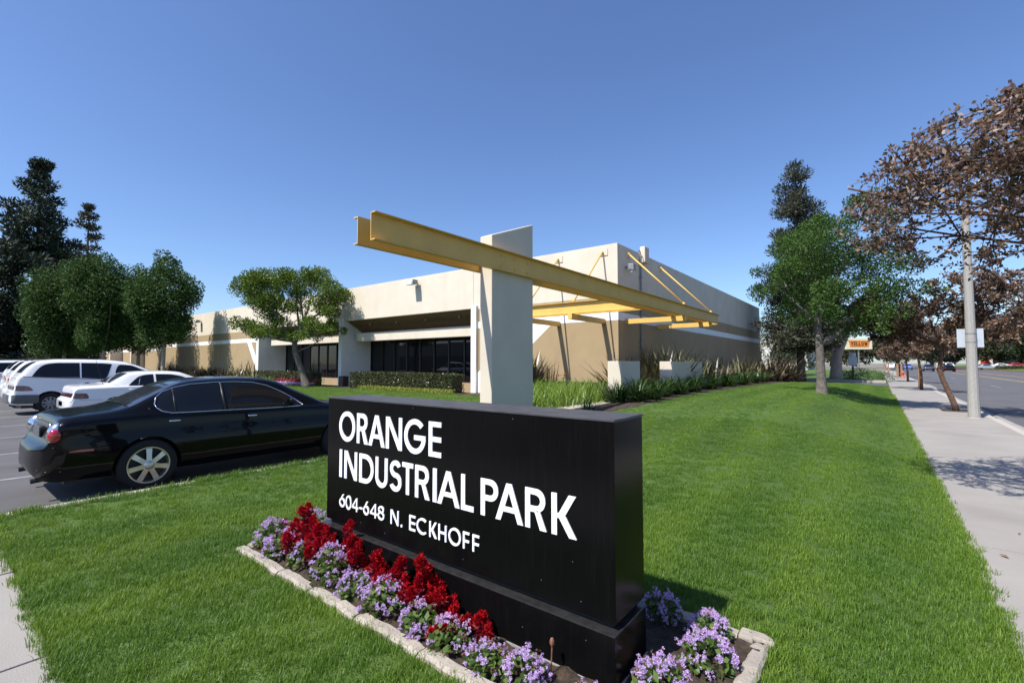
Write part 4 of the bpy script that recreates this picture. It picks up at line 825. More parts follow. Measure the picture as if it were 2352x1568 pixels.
# ------------------------------------------------------------------ trees
def curve(p, q, bend, n=5):
    p, q = Vector(p), Vector(q); b = Vector(bend); return [p.lerp(q, i/n)+b*math.sin(math.pi*i/n) for i in range(n+1)]
def tree(name, label, base, trunk, limbs, clumps, dens, L, W, lm, bm, group=None, up=.3, jit=.7, shell=.5, zs=.85, cat='tree', twigs=True):
    """trunk: (x, y, z, r) points above the base; limbs: (start height index, end xyz, r); clumps in base coordinates"""
    b = Vector(base); t = thing(name, label, cat, base, group)
    m = MB(); m.tube([b+Vector(p[:3]) for p in trunk], [p[3] for p in trunk], 10)
    for i, e, r in limbs:
        s = b+Vector(trunk[i][:3]); q = b+Vector(e); pts = curve(s, q, (random.uniform(-.1, .1), random.uniform(-.1, .1), -.12*(q-s).length*.5)); m.tube(pts, [r*(1-.75*k/5) for k in range(6)], 7)
    m.build('trunk', M[bm], t, smooth=True)
    foliage('crown', t, [(b.x+x, b.y+y, b.z+z, r) for x, y, z, r in clumps], dens, L, W, M[lm], up, jit, shell, zs)
    return t
def view_clumps(spec, s, bx, by, depth):
    """(across, up, radius) sketch of a crown turned into round clumps spread through a crown of real depth"""
    out = []
    for px, py, pr in spec:
        n = 3 if depth > 0 else 1
        for k in range(n):
            d = 0 if n == 1 else random.uniform(-1, 1)*depth*s
            v = CR*((px-bx)*s)+CF*d; sh = 1 if k == 0 else .85
            out.append((v[0]+random.uniform(-.1, .1)*pr*s, v[1], (by-py)*s+random.uniform(-.25, .25)*pr*s*(k > 0), pr*s*sh))
    return out
def ell(cx, cy, cz, rx, ry, rz, n, r, inner=.55):
    out = []
    for k in range(n):
        d = rdirs(1)[0]*(inner+(1-inner)*random.random()**.5); out.append((cx+d[0]*rx, cy+d[1]*ry, cz+d[2]*rz, r*random.uniform(.6, 1.4)))
    return out
def L3(p): return tuple(CR*p[0]+CF*p[1]+np.array([0, 0, p[2]]))
# trimmed yew pine on the front lawn (its crown sketched in the plane across the view)
s = .0276; bx, by = 700, 888
spec = [(552, 742, 15), (565, 750, 17), (585, 757, 18), (603, 768, 14), (560, 655, 20), (578, 642, 22), (600, 635, 20), (560, 672, 15), (592, 662, 24), (612, 652, 20), (585, 688, 20), (602, 700, 20), (622, 690, 20), (640, 640, 20), (655, 628, 14), (668, 640, 20),
        (690, 632, 18), (706, 628, 14), (722, 630, 17), (734, 622, 10), (720, 652, 18), (690, 660, 18), (652, 665, 18), (672, 680, 18), (640, 690, 16), (655, 705, 18), (676, 705, 15), (618, 718, 18), (635, 735, 16), (655, 742, 14), (628, 758, 15), (648, 768, 14), (668, 775, 12),
        (760, 650, 14), (752, 668, 16), (772, 668, 16), (788, 675, 12), (776, 690, 15), (756, 692, 18), (735, 690, 16), (745, 712, 18), (765, 718, 14), (722, 706, 15), (722, 745, 17), (745, 755, 16), (765, 745, 12), (772, 758, 10), (700, 740, 12), (690, 770, 11), (712, 770, 13)]
tr = [L3((x*s, 0, z*s))+(r,) for x, z, r in ((8, -4, .30), (2, 6, .24), (-10, 40, .19), (-24, 80, .17), (-26, 105, .17), (-14, 130, .15), (-6, 150, .13))]
lim = [(4, L3((-120*s, .3, 128*s)), .09), (4, L3((-70*s, -.9, 190*s)), .10), (5, L3((-40*s, .9, 235*s)), .09), (6, L3((25*s, -.7, 235*s)), .08), (6, L3((62*s, .5, 205*s)), .09), (5, L3((45*s, -.8, 135*s)), .07), (3, L3((40*s, .4, 118*s)), .06), (6, L3((-20*s, 0, 250*s)), .07), (4, L3((-75*s, .6, 140*s)), .08)]
tree('yew_pine', 'trimmed yew pine with leaning grey trunk on the lawn in front of the window bay', (-28.3, 15.1, .07), tr, lim, view_clumps([(a_, b_, c_*1.08) for a_, b_, c_ in spec], s, bx, by, 40), 1200, .15, .062, 'podo', 'bark', up=.5, jit=.6, shell=.3, zs=1)
# yew pine on the berm by the pavement
s = .0158; bx, by = 1885, 915
spec = [(1900, 560, 40), (1940, 520, 34), (1948, 497, 20), (1860, 560, 36), (1825, 590, 32), (1985, 540, 34), (2020, 580, 36), (2045, 630, 34), (2058, 690, 22), (2030, 690, 34), (1815, 640, 34), (1795, 672, 24), (1850, 630, 40), (1900, 620, 44), (1950, 600, 44), (1990, 630, 40), (1850, 690, 36), (1830, 725, 26), (1895, 690, 34),
        (1945, 670, 40), (1985, 690, 36), (1965, 735, 32), (2000, 735, 26), (1930, 735, 28), (1955, 770, 22), (1850, 745, 24), (1915, 505, 18), (1880, 530, 22), (1838, 548, 20), (1790, 622, 18), (2062, 668, 18), (1975, 510, 18)]
tr = [L3((x*s, 0, z*s))+(r,) for x, z, r in ((0, -10, .28), (0, 0, .19), (0, 40, .14), (-2, 110, .125), (-6, 160, .11), (4, 200, .10))]
lim = [(3, L3((100*s, .2, 190*s)), .10), (4, L3((-60*s, .5, 260*s)), .09), (5, L3((50*s, -.5, 330*s)), .09), (4, L3((-70*s, -.5, 200*s)), .07), (5, L3((120*s, 0, 270*s)), .08), (5, L3((10*s, .5, 370*s)), .07)]
tree('yew_pine', 'round yew pine on the grass berm beside the pavement', (-1.58, 19.8, .49), tr, lim, view_clumps([(a_, b_, c_*.98) for a_, b_, c_ in spec], s, bx, by, 100), 1900, .105, .042, 'podo_far', 'bark', up=.45, jit=.6, shell=.35)
# sweetgums in the parking lot, in the wide stretch before the far wall
def gumtree(label, x, y, h, bare, w, seed, lean=0, n=46):
    random.seed(seed); hc = (h+bare)/2
    cl = ell(0, 0, hc-.1*h*0, w*.38, w*.38, (h-bare)*.40, n*2//3, w*.20, .70)+ell(0, 0, hc, w*.2, w*.2, (h-bare)*.3, 9, w*.24)+[(random.uniform(-.3, .3), random.uniform(-.3, .3), h-w*.10, w*.13)]
    tr = [(0, 0, -.1, .22), (0, 0, .4, .17), (lean*.3, 0, bare+.5, .14), (lean*.5, 0, hc, .10), (0, 0, h*.85, .04)]
    return tree('sweetgum_tree', label, (x, y, 0), tr, [(2, (w*.3, 0, hc), .07), (2, (-w*.3, .2, hc), .07), (3, (0, w*.3, h*.7), .05), (3, (0, -w*.3, h*.7), .05)], cl, 560, .17, .13, 'gum', 'bark_pale', 'sweetgum trees along the parking lot', up=-.1, jit=.8, shell=.35, zs=1)
gumtree('columnar sweetgum nearest the sunlit wall, right of the other sweetgums', -49.4, 13.4, 11.5, 2.6, 5.0, 3, n=50)
gumtree('broad sweetgum whose pale trunk stands behind the white van roof', -57.4, 10.9, 11.9, 2.3, 6.3, 4, n=54)
gumtree('low branched sweetgum in front of the dark conifers', -63.1, 9.0, 11.6, 1.9, 6.4, 5, n=54)
gumtree('slim sweetgum tucked between the two bigger sweetgum crowns', -59.0, 13.9, 11.6, 2.2, 4.2, 6, n=36)
def conifer(name, label, x, y, h, w, seed, m, bm='bark_dark', gap=.0, levels=15, L=.55, W=.11, dens=55, group=None, rr=.36, z=0, taper=.85, low=.10, bare=True):
    """trunk with whorls of branches carrying needle clumps"""
    random.seed(seed); cl = []; br = []
    for i in range(levels):
        f = i/(levels-1); zz = h*(low+(1-low)*f**.92); R_ = w*.5*(1-f)**taper*random.uniform(.8, 1.12)+.15; nb = max(3, int(7*(1-f)+2)); a0 = random.random()*6.28
        for k in range(nb):
            if random.random() < gap: continue
            a = a0+6.283*k/nb+random.uniform(-.3, .3); rr_ = R_*random.uniform(.65, 1.1)
            ex, ey, ez = rr_*math.cos(a), rr_*math.sin(a), zz+rr_*.16
            br.append(((0, 0, zz-.1*h*(1-f)*.3), (ex*.95, ey*.95, ez), .012*h*(1-f)*.5+.02))
            for q in ((.45, .7, 1.0) if rr_ > .22*w else (.6, 1.0)): cl.append((ex*q, ey*q, zz+rr_*q*.16+random.uniform(-.1, .1), rr*w*.2*(1.15-.25*q)*(1-.35*f)*random.uniform(.8, 1.2)))
    cl.append((0, 0, h*1.0, w*.035)); cl.append((0, 0, h*.97, w*.05))
    t = thing(name, label, 'tree', (x, y, z), group); b = Vector((x, y, z)); mm = MB(); mm.tube([b+Vector((0, 0, -.2)), b+Vector((0, 0, h*.05)), b+Vector((0, 0, h*.5)), b+Vector((0, 0, h*.98))], [h*.022, h*.017, h*.011, .03], 10)
    for p, q, r in br: mm.tube([b+Vector(p), b+(Vector(p)+Vector(q))*.5-Vector((0, 0, .1)), b+Vector(q)], [r, r*.7, r*.3], 5)
    mm.build('trunk', M[bm], t, smooth=True)
    foliage('crown', t, [(x+a, y+c, z+d, r) for a, c, d, r in cl], dens, L, W, M[m], .35, .45, .2, .75); return t
conifer('conifer_tree', 'tallest dark conifer at the left edge behind the sweetgums', -76, 8.2, 24.5, 13.5, 21, 'conifer', gap=.08, levels=17, dens=130, L=.62, W=.16, rr=.52, taper=.8, low=.05)
conifer('conifer_tree', 'smaller conifer with a bare tip right of the tallest dark conifer', -79, 13.0, 21.5, 9.0, 22, 'pine', gap=.12, levels=14, dens=140, L=.5, W=.13, rr=.55, low=.15)
conifer('conifer_tree', 'dark conifer cut by the left edge of the picture', -83, 2.2, 15.5, 12, 24, 'conifer', gap=.0, levels=15, dens=110, L=.62, W=.17, rr=.62)
conifer('pine_tree', 'tall slender pine rising behind the round yew pine', -4.7, 42.5, 16.9, 5.4, 23, 'pine', gap=.34, levels=15, dens=330, L=.34, W=.075, rr=.92, z=.25, taper=.55, low=.16)
# broad tree behind the yew pine, leaning
tr = [(0, 0, -.2, .55), (0, 0, .5, .45), (.1, 0, 2, .34), (.9, 0, 4.2, .24), (1.3, 0, 5.4, .15)]
tree('broad_tree', 'thick grey trunk leaning right behind the berm, beside the pine', (-2.75, 47.6, .18), tr, [(2, (-1.5, 0, 5.2), .16), (3, (2.0, 0, 5.2), .12), (3, (1, 1, 6.2), .10)], ell(.2, 0, 5.3, 2.1, 2.2, 1.5, 34, .75), 330, .26, .13, 'podo_far', 'bark_pale')
tree('small_tree', 'bushy olive green tree beyond the far end of the building', (-9.5, 66, .2), [(0, 0, 0, .25), (0, 0, 2, .2), (.2, 0, 4, .1)], [(1, (1.5, 0, 4), .1), (1, (-1.5, 0, 4), .1)], ell(0, 0, 3.6, 3.6, 3, 2.6, 34, .9), 90, .4, .12, 'farleaf2', 'bark_dark')
tree('small_tree', 'low green tree seen between the pine and the yew pine trunks', (-6.6, 60, .2), [(0, 0, 0, .2), (0, 0, 2, .15), (.2, 0, 3.4, .1)], [(1, (1.2, 0, 3.6), .1)], ell(0, 0, 3.1, 2.6, 2.4, 2.2, 26, .8), 110, .36, .14, 'farleaf', 'bark_dark')
# crape myrtles with brown autumn leaves along the pavement
def sprays(x, y, z0, cx, cz, rx, ry, rz, nl, seed, Lf, per, depth=3, split=(3, 4), bias=None, lower=0):
    """limbs that fork towards the edge of an ellipsoid; leaves in pairs along the last twigs"""
    random.seed(seed); r2 = np.random.default_rng(seed); wood = MB(); P = []; T = []; C = Vector((cx, y if bias is None else bias, cz))
    def inside(p): return ((p.x-C.x)/rx)**2+((p.y-C.y)/ry)**2+((p.z-C.z)/rz)**2
    def grow(p, d, ln, r, k):
        n = 4; pts = [p]
        for i in range(n):
            d = (d+Vector((random.uniform(-.18, .18), random.uniform(-.18, .18), random.uniform(-.08, .16)))).normalized(); q = pts[-1]+d*(ln/n)
            if inside(q) > 1.15: break
            pts.append(q)
        if len(pts) < 2: return
        wood.tube(pts, [r*(1-.5*i/max(1, len(pts)-1)) for i in range(len(pts))], 5 if k else 7)
        if k >= depth-1-lower:
            for q0, q1 in zip(pts[:-1], pts[1:]):
                for j in range(per):
                    q = q0.lerp(q1, random.random()); o = Vector((random.gauss(0, 1), random.gauss(0, 1), random.gauss(0, 1))).normalized(); sp = random.uniform(.01, .085)*(Lf/.06)
                    P.append(q+o*sp); T.append(o+d*.7)
        if k < depth:
            for i in range(random.randint(*split)):
                a = Vector((random.gauss(0, 1), random.gauss(0, 1), random.gauss(0, .8)+.0)).normalized()
                grow(pts[random.randint(max(1, len(pts)-3), len(pts)-1)], (d*.8+a*.85).normalized(), ln*random.uniform(.55, .8), r*.55, k+1)
    return wood, grow, P, T
def myrtle(label, base, path, C, rad, seed, Lf, per, ln, nl=6, depth=3, group='brown crape myrtles along the pavement', split=(3, 4), lower=0, dirs=None, mats=('myrtle', 'myrtle_g')):
    x, y, z = base; t = thing('crape_myrtle', label, 'tree', base, group); b = Vector(base)
    wood, grow, P, T = sprays(x, y, z, C[0], C[2], rad[0], rad[1], rad[2], nl, seed, Lf, per, depth, split, bias=C[1], lower=lower)
    wood.tube([b+Vector(p[:3]) for p in path], [p[3] for p in path], 9); top = b+Vector(path[-1][:3]); r = path[-1][3]
    for i in range(nl):
        a = 6.283*i/nl+random.uniform(-.3, .3); grow(top-Vector((0, 0, random.uniform(0, .25))), Vector((math.cos(a)*.9, math.sin(a)*.9, random.uniform(.25, 1.1))).normalized(), ln*random.uniform(.85, 1.15), r*.6, 0)
    for dd in dirs or []: grow(top, Vector(dd).normalized(), Vector(dd).length, r*.6, 0)
    wood.build('trunk', M['bark_brown'], t, smooth=True)
    P = np.array([tuple(p) for p in P]); T = np.array([tuple(p) for p in T]); n = len(P)
    V, F = leaves(P, T+rng.normal(size=T.shape)*.3, Lf*(.6+.8*rng.random(n)), Lf*.55*(.7+.6*rng.random(n)))
    o = np_mesh('crown', V, F, [M[mats[0]], M[mats[1]]], t); o.data.polygons.foreach_set('material_index', (rng.random(n) < .22).astype(np.int32)); return t
myrtle('brown leaved crape myrtle overhanging the pavement at the right edge', (2.75, 7.4, 0), [(0, 0, -.05, .09), (.02, 0, .9, .075), (0, .05, 2.0, .06), (0, 0, 2.6, .036)], (3.3, 7.4, 3.52), (3.5, 2.2, 1.08), 5, .056, 11, 1.1, 5, split=(3, 4), lower=1,
       dirs=[(-3.1, .35, 1.2), (-3.1, .0, .95), (-2.7, .9, .8), (-2.3, -.3, 1.4), (-1.9, .4, 1.7), (-2.2, -.8, .9), (-1.7, -.1, .45), (-1.3, .2, 1.0), (-2.6, .5, .55), (-1.2, -.8, 1.3), (-1.4, -1.0, .5), (-1.0, -1.2, .8)])
pth = [(0, 0, -.05, .10), (-.06, 0, .25, .085), (-.30, .0, 1.0, .07), (-.38, .02, 1.35, .075), (-.34, 0, 1.7, .06), (-.30, 0, 2.2, .05)]
myrtle('crape myrtle with a crooked brown trunk in the pavement beside the pale lamp post', (2.05, 21.6, 0), pth, (2.1, 21.8, 3.35), (2.8, 2.4, 1.3), 8, .10, 15, 1.25, 7, dirs=[(-1.8, 0, .9), (1.6, .3, 1.0), (-1.4, .8, .3), (1.2, -.9, .6), (2.2, .3, .9), (2.0, -.5, .6), (-2.2, .2, .6), (1.6, .8, 1.1)])
for i, (yy, sd, lab) in enumerate(((36.5, 12, 'smaller brown crape myrtle left of the crooked one, further up the pavement'), (52, 13, 'distant brown crape myrtle beyond the driveway, nearer than the last one'), (70, 14, 'farthest brown crape myrtle along the pavement'))):
    myrtle(lab, (2.0, yy, 0), [(0, 0, -.05, .09), (0, 0, 1., .07), (-.1, 0, 2.0, .06)], (1.9, yy, 3.5), (2.3, 2.3, 1.7), sd, .15, 5, 1.3, 6, 3)
# dark trees across the road and beyond
k = 0
for x, y, h, w, m, lab in ((12, 176, 12, 14, 'farleaf', 'dark tree up the road just right of the crape myrtles'), (20, 182, 12, 14, 'farleaf2', 'olive tree across the road left of the pale lamp post'), (27, 186, 14, 15, 'farleaf', 'big dark tree across the road just right of the lamp post'), (34, 190, 14.5, 15, 'farleaf', 'dark tree across the road at the right edge of the picture'),
                        (5, 200, 11, 14, 'farleaf2', 'hazy olive tree at the far end of the road'), (-6, 205, 10, 13, 'farleaf2', 'hazy olive tree behind the orange pole sign'), (41, 205, 16, 18, 'farleaf', 'distant tree beyond the right edge of the picture'), (31, 222, 16, 18, 'farleaf2', 'tall tree far behind the red canopy'), (-14, 215, 10, 13, 'farleaf2', 'low distant tree left of the orange pole sign'), (-24, 170, 11, 12, 'farleaf', 'distant dark tree behind the far end of the building'), (18, 225, 14, 18, 'farleaf', 'tall far tree closing the end of the road')):
    random.seed(40+k); k += 1
    tree('far_tree', lab, (x, y, .3), [(0, 0, 0, .45), (.2, 0, h*.3, .32), (.1, 0, h*.6, .2)], [(1, (w*.25, 0, h*.6), .2), (1, (-w*.25, 0, h*.55), .2)], ell(0, 0, h*.56, w*.50, w*.42, h*.40, 52, w*.13), 42, .70, .36, m, 'bark_dark', 'trees at the far side of the road')

# ------------------------------------------------------------------ shrubs and border plants
def strap(name, label, loc, n, ln, wd, mt, lean=(.1, .9), droop=.5, group=None, cat='plant', seed=0, seg=4, spread=.12, base=None):
    """clump of sword-shaped leaves"""
    r = np.random.default_rng(seed); V = []; F = []; b = np.array(loc, float)
    for i in range(n):
        a = r.random()*6.283; l = ln*(.55+.55*r.random()); th = lean[0]+(lean[1]-lean[0])*r.random(); d = np.array([math.cos(a), math.sin(a), 0]); p = b+np.array([(r.random()-.5)*spread*2, (r.random()-.5)*spread*2, 0]); sd = np.array([-d[1], d[0], 0]); k = len(V); w = wd*(.7+.6*r.random())
        for j in range(seg+1):
            t = j/seg; V += [p-sd*w*.5*(1-t**2.2)*(.6+.4*min(1, t*4)), p+sd*w*.5*(1-t**2.2)*(.6+.4*min(1, t*4))]
            th2 = th+droop*(t+.5/seg)**1.6; p = p+(d*math.sin(th2)+np.array([0, 0, math.cos(th2)]))*l/seg
        F += [(k+2*j, k+2*j+1, k+2*j+3, k+2*j+2) for j in range(seg)]
    t = thing(name, label, cat, loc, group); np_mesh('leaves', V, F, M[mt], t); return t
FL = 'flax plants along the building'
strap('flax_plant', 'dark flax plant right of the pier, beside a yellow daylily bloom', (-11.9, 16.5, .1), 150, 2.1, .095, 'strapdark', (.1, .75), .35, FL, seed=1)
strap('flax_plant', 'small low flax tuft on the brown wall between the pier and the narrow block', (-10.4, 16.8, .1), 30, 1.15, .055, 'strapdark', (.3, 1.0), .5, FL, seed=2)
strap('flax_plant', 'bronze flax plant in the gap between the two low concrete walls', (-7.2, 15.9, .3), 190, 1.75, .10, 'strapdark', (.05, .85), .45, FL, seed=3, spread=.5)
strap('flax_plant', 'tall olive flax plant standing above the wider low wall', (-7.25, 19.6, .35), 260, 2.2, .11, 'strapolive', (.05, .9), .45, FL, seed=4, spread=.9)
strap('flax_plant', 'striped flax plant arching past the right end of the wider low wall', (-6.6, 22.1, .38), 170, 2.0, .11, 'strapolive', (.1, 1.1), .6, FL, seed=5, spread=.5)
for i, (x, y, l, n, mt, lab) in enumerate(((-7.0, 25.5, 1.8, 70, 'strapdark', 'dark flax clump first in the row along the shaded side wall'), (-6.6, 28.2, 1.8, 70, 'strapolive', 'dark flax clump second in the row along the shaded side wall'), (-6.3, 31.0, 1.8, 80, 'strapolive', 'olive brown flax clump midway along the shaded side wall'), (-5.9, 34.0, 2.0, 90, 'strapdark', 'purplish flax clump near the far end of the shaded side wall'), (-5.2, 36.8, 2.3, 110, 'strapdark', 'last and tallest purplish flax clump beyond the side wall'), (-6.9, 36.5, 1.6, 70, 'strapdark', 'flax clump against the far corner of the side wall'))):
    strap('flax_plant', lab, (x, y, float(lz(x, y))), int(n*2.4), l, .115, mt, (.1, 1.1), .6, FL, seed=20+i, spread=.9)
for i, (x, l, mt, lab) in enumerate(((-41.4, 1.9, 'strapolive', 'spiky flax plant at the white fin left of the trimmed yew pine'), (-44.5, 1.3, 'strapdark', 'low dark flax clump second from the fin on the left wall'), (-47.0, 1.3, 'strapdark', 'dark flax clump below the tall tree shadow on the left wall'), (-49.5, 1.5, 'strapdark', 'dark flax clump right of the narrow tree shadow on the left wall'), (-52.0, 1.4, 'strapdark', 'dark flax clump beside the sweetgum on the left wall'), (-54.6, 1.4, 'strapdark', 'dark flax clump behind the white saloon roof'), (-57.5, 1.5, 'strapdark', 'pale flax clump at the far left end of the wall'), (-60.5, 1.5, 'strapdark', 'farthest flax clump on the left wall behind the van'))):
    strap('flax_plant', lab, (x, 16.8, .08), 110, l, .10, mt, (.1, .95), .4, FL, seed=40+i, spread=.7)
# daylilies between the pier and the wall, agapanthus on the berm side
def strapmass(name, pts, n, ln, wd, mt, lean, droop, seed, seg=4):
    r = np.random.default_rng(seed); V = []; F = []
    for p0 in pts:
        for i in range(n):
            a = r.random()*6.283; l = ln*(.55+.55*r.random()); th = lean[0]+(lean[1]-lean[0])*r.random(); d = np.array([math.cos(a), math.sin(a), 0]); p = np.array(p0)+np.array([(r.random()-.5)*.36, (r.random()-.5)*.36, 0]); sd = np.array([-d[1], d[0], 0]); k = len(V); w = wd*(.7+.6*r.random())
            for j in range(seg+1):
                t = j/seg; V += [p-sd*w*.5*(1-t**2.2), p+sd*w*.5*(1-t**2.2)]; th2 = th+droop*(t+.5/seg)**1.6; p = p+(d*math.sin(th2)+np.array([0, 0, math.cos(th2)]))*l/seg
            F += [(k+2*j, k+2*j+1, k+2*j+3, k+2*j+2) for j in range(seg)]
    return tag(np_mesh(name, V, F, M[mt]), kind='stuff')
strapmass('daylilies', [(x+random.uniform(-.15, .15), y+random.uniform(-.2, .2), .14) for x in np.arange(-11.4, -6.3, .5) for y in np.arange(9.6, 15.6, .72) if x > -.71*y-.25], 50, 1.25, .028, 'lily', (.05, .75), 1.3, 100)
ORD = 'second third fourth fifth sixth seventh eighth ninth tenth eleventh twelfth thirteenth fourteenth fifteenth sixteenth seventeenth eighteenth nineteenth last'.split()
AG = [(-5.45, 11.6), (-5.05, 11.9), (-5.5, 12.6), (-5.0, 12.9), (-5.55, 13.6), (-5.15, 14.2), (-5.6, 14.8), (-5.2, 15.6), (-5.6, 16.3), (-5.2, 17.2), (-5.5, 18.2), (-5.15, 19.3), (-5.5, 20.4), (-5.1, 21.6), (-5.35, 22.8), (-5.0, 24), (-5.2, 25.3), (-4.95, 26.6), (-4.8, 28)]
for i, (x, y) in enumerate(AG):
    strap('agapanthus', ORD[i].capitalize()+' dark green agapanthus clump from the sign along the edge of the berm lawn', (x, y, float(lz(x, y))), 110, .88, .040, 'lilydark', (.1, .9), 1.2, 'agapanthus along the berm', seed=300+i, seg=4, spread=.13)
for i, (x, y) in enumerate(((-5.95, 12.2), (-5.78, 14.3), (-5.85, 15.3), (-5.8, 16.6), (-5.75, 17.6), (-5.8, 18.8), (-5.75, 19.9), (-5.8, 21.2), (-5.9, 22.2), (-5.7, 23.6), (-5.6, 25.0), (-5.5, 26.4))):
    strap('agapanthus', ORD[i].capitalize()+' agapanthus clump from the sign in the rear row against the low walls', (x, y, float(lz(x, y))), 90, .85, .040, 'lilydark', (.1, .9), 1.1, 'agapanthus along the berm', seed=350+i, spread=.2)
strap('agapanthus', 'agapanthus clump at the bed corner closest to the black sign', (-5.62, 10.2, .35), 46, .72, .024, 'lilydark', (.1, .9), 1.2, 'agapanthus along the berm', seed=330, spread=.13)
def bloom(name, label, loc, m, r, n=3, st=None):
    t = thing(name, label, 'flower', loc); b = Vector(loc); g = MB()
    for q in range(n):
        c = b+Vector((random.uniform(-1, 1)*r*1.2*(n > 1), random.uniform(-1, 1)*r*(n > 1), random.uniform(-.6, .6)*r*(n > 1)))
        for k in range(6):
            a = 6.283*k/6; d = Vector((math.cos(a), math.sin(a), .5)); s_ = Vector((-math.sin(a), math.cos(a), 0)); g.add([c, c+d*r*.6+s_*r*.28, c+d*r, c+d*r*.6-s_*r*.28], [(0, 1, 2, 3)])
    g.build('petals', m, t, fix=False); MB().tube([b, b-Vector((.02, 0, st or .5))], .008, 5).build('stem', M['lily'], t); return t
bloom('daylily_bloom', 'yellow daylily blooms in front of the dark flax right of the pier', (-11.45, 15.75, 1.42), M['yflower'], .17, 6, 1.1); bloom('daylily_bloom', 'single orange daylily bloom on the brown wall', (-9.3, 15.0, 1.08), M['oflower'], .13, 2, .8)
def hedge(label, x0, x1, y0, y1, z0, z1, n, seed, lime=False):
    t = thing('hedge', label, 'hedge', ((x0+x1)/2, (y0+y1)/2, z0), 'clipped hedges under the windows'); r = np.random.default_rng(seed)
    MB().box(x0+.12, x1-.12, y0+.12, y1-.12, z0, z1-.10).build('inner_branches', M['bark_dark'], t)
    P = r.random((n, 3)); f = r.integers(0, 3, n); ed = r.random(n)*.16
    for i in range(n):
        if f[i] == 0: P[i, 1] = ed[i]*.5
        elif f[i] == 1: P[i, 2] = 1-ed[i]*.6
        else: P[i, 0] = (ed[i]*.03 if r.random() < .5 else 1-ed[i]*.03) if r.random() < .3 else P[i, 0]; P[i, 1] = P[i, 1] if r.random() < .3 else ed[i]*.4
    Q = np.array([x0, y0, z0])+P*np.array([x1-x0, y1-y0, z1-z0]); Q += np.stack([np.sin(Q[:, 0]*5)*.02, np.sin(Q[:, 0]*3.1)*.035, np.sin(Q[:, 0]*4.3+1)*.03], 1)
    V, F = leaves(Q, rdirs(n)+np.array([0, -.3, .5]), .085*(.6+.8*r.random(n)), .05); np_mesh('foliage', V, F, M['hedge'], t); return t
hedge('long clipped hedge below the window bay next to the pier', -25.3, -16.5, 16.35, 17.25, .06, 1.05, 16000, 1)
hedge('short clipped hedge below the window bay behind the leaning trunk', -38.4, -29.8, 16.35, 17.25, .06, .98, 9000, 2)
t = thing('ground_cover', 'lime yellow ground cover in front of the long hedge', 'plant', (-20, 15.9, .06)); P = np.stack([-23.6+7.4*rng.random(5200), 15.62+.62*rng.random(5200), .08+.22*rng.random(5200)**1.5], 1)
V, F = leaves(P, rdirs(5200)+np.array([0, 0, .8]), .13, .03); np_mesh('leaves', V, F, M['cover'], t)
for i, (x, y) in enumerate(((-38.9, 16.2), (-37.6, 15.9), (-36.2, 16.1), (-34.9, 15.9), (-28.9, 16.2), (-39.6, 16.4))):
    strap('daylily', ['leftmost but one', 'second right of the fin', 'middle', 'last before the trunk', 'only one right of the trunk', 'leftmost'][i].capitalize()+' strap leaved clump at the short hedge', (x, y, .08), 44, .85, .034, 'lily', (.1, .9), 1.1, 'strap leaved clumps by the short hedge', seed=400+i, spread=.2)
def carpet(name, label, x0, x1, y0, y1, z, n, m, rr): 
    t = thing(name, label, 'flowers', ((x0+x1)/2, (y0+y1)/2, z)); P = np.stack([x0+(x1-x0)*rng.random(n), y0+(y1-y0)*rng.random(n), z+.22*rng.random(n)], 1); V, F = leaves(P, rdirs(n), rr, rr*.7); np_mesh('petals', V, F, M[m], t); V, F = leaves(P+np.array([0, 0, -.08]), rdirs(n), rr*1.2, rr*.7); np_mesh('leaves', V, F, M['hedge'], t)
carpet('bedding_flowers', 'lilac bedding flowers round the foot of the leaning yew pine', -34.0, -28.6, 15.5, 16.0, .10, 900, 'lilac', .09); carpet('bedding_flowers', 'red bedding flowers between the short hedge and the leaning trunk', -34.5, -28.7, 16.05, 16.3, .28, 700, 'rflower', .09)
t = thing('juniper', 'spreading green juniper at the pavement corner beyond the driveway', 'shrub', (-.9, 49, .2)); foliage('foliage', t, ell(-.9, 49.2, .55, 2.1, 1.5, .35, 26, .42), 420, .20, .035, M['juniper'], .3, .5, .4, .7)

# ------------------------------------------------------------------ flower bed in front of the sign
def mound(label, x, y, r, h, seed, nf=40, shade=False, faded=.25):
    """floss flower: leafy dome with fuzzy lilac heads"""
    q = np.random.default_rng(seed); t = thing('floss_flower', label, 'flower', (x, y, .02), 'lilac floss flowers in the bed'); b = np.array([x, y, .02])
    n = int(190*(r/.15)**1.6); d = rdirs(n); d[:, 2] = np.abs(d[:, 2]); P = b+d*np.array([r, r, h])*(.45+.5*q.random(n)**.5)[:, None]
    V, F = leaves(P, d*np.array([1, 1, .1])+q.normal(size=(n, 3))*.45+np.array([0, 0, -.1]), .046*(.6+.8*q.random(n)), .032); np_mesh('leaves', V, F, M['ager_leaf'], t)
    Vs, Fs, Vf, Ff = [], [], [], []
    for i in range(nf):
        dd = rdirs(1)[0]; dd[2] = abs(dd[2])*1.15+.12; dd /= np.linalg.norm(dd); c = b+dd*np.array([r*1.02, r*1.02, h*1.08])*(.93+.14*q.random()); fd = q.random() < faded
        for j in range(int(q.integers(4, 8))):
            cc = c+q.normal(size=3)*.010; m = 18 if not fd else 8; e = unit(q.normal(size=(m, 3))); v, f = leaves(cc+e*.0055, e, .0085, .0038); A, Bf = (Vs, Fs) if not fd else (Vf, Ff)
            k = sum(len(a) for a in A); A.append(v); Bf.append(f+k)
    if Vs: tag(np_mesh('flower_heads', np.concatenate(Vs), np.concatenate(Fs), M['lilac'], t), kind='stuff')
    if Vf: tag(np_mesh('faded_heads', np.concatenate(Vf), np.concatenate(Ff), M['faded'], t), kind='stuff')
    return t
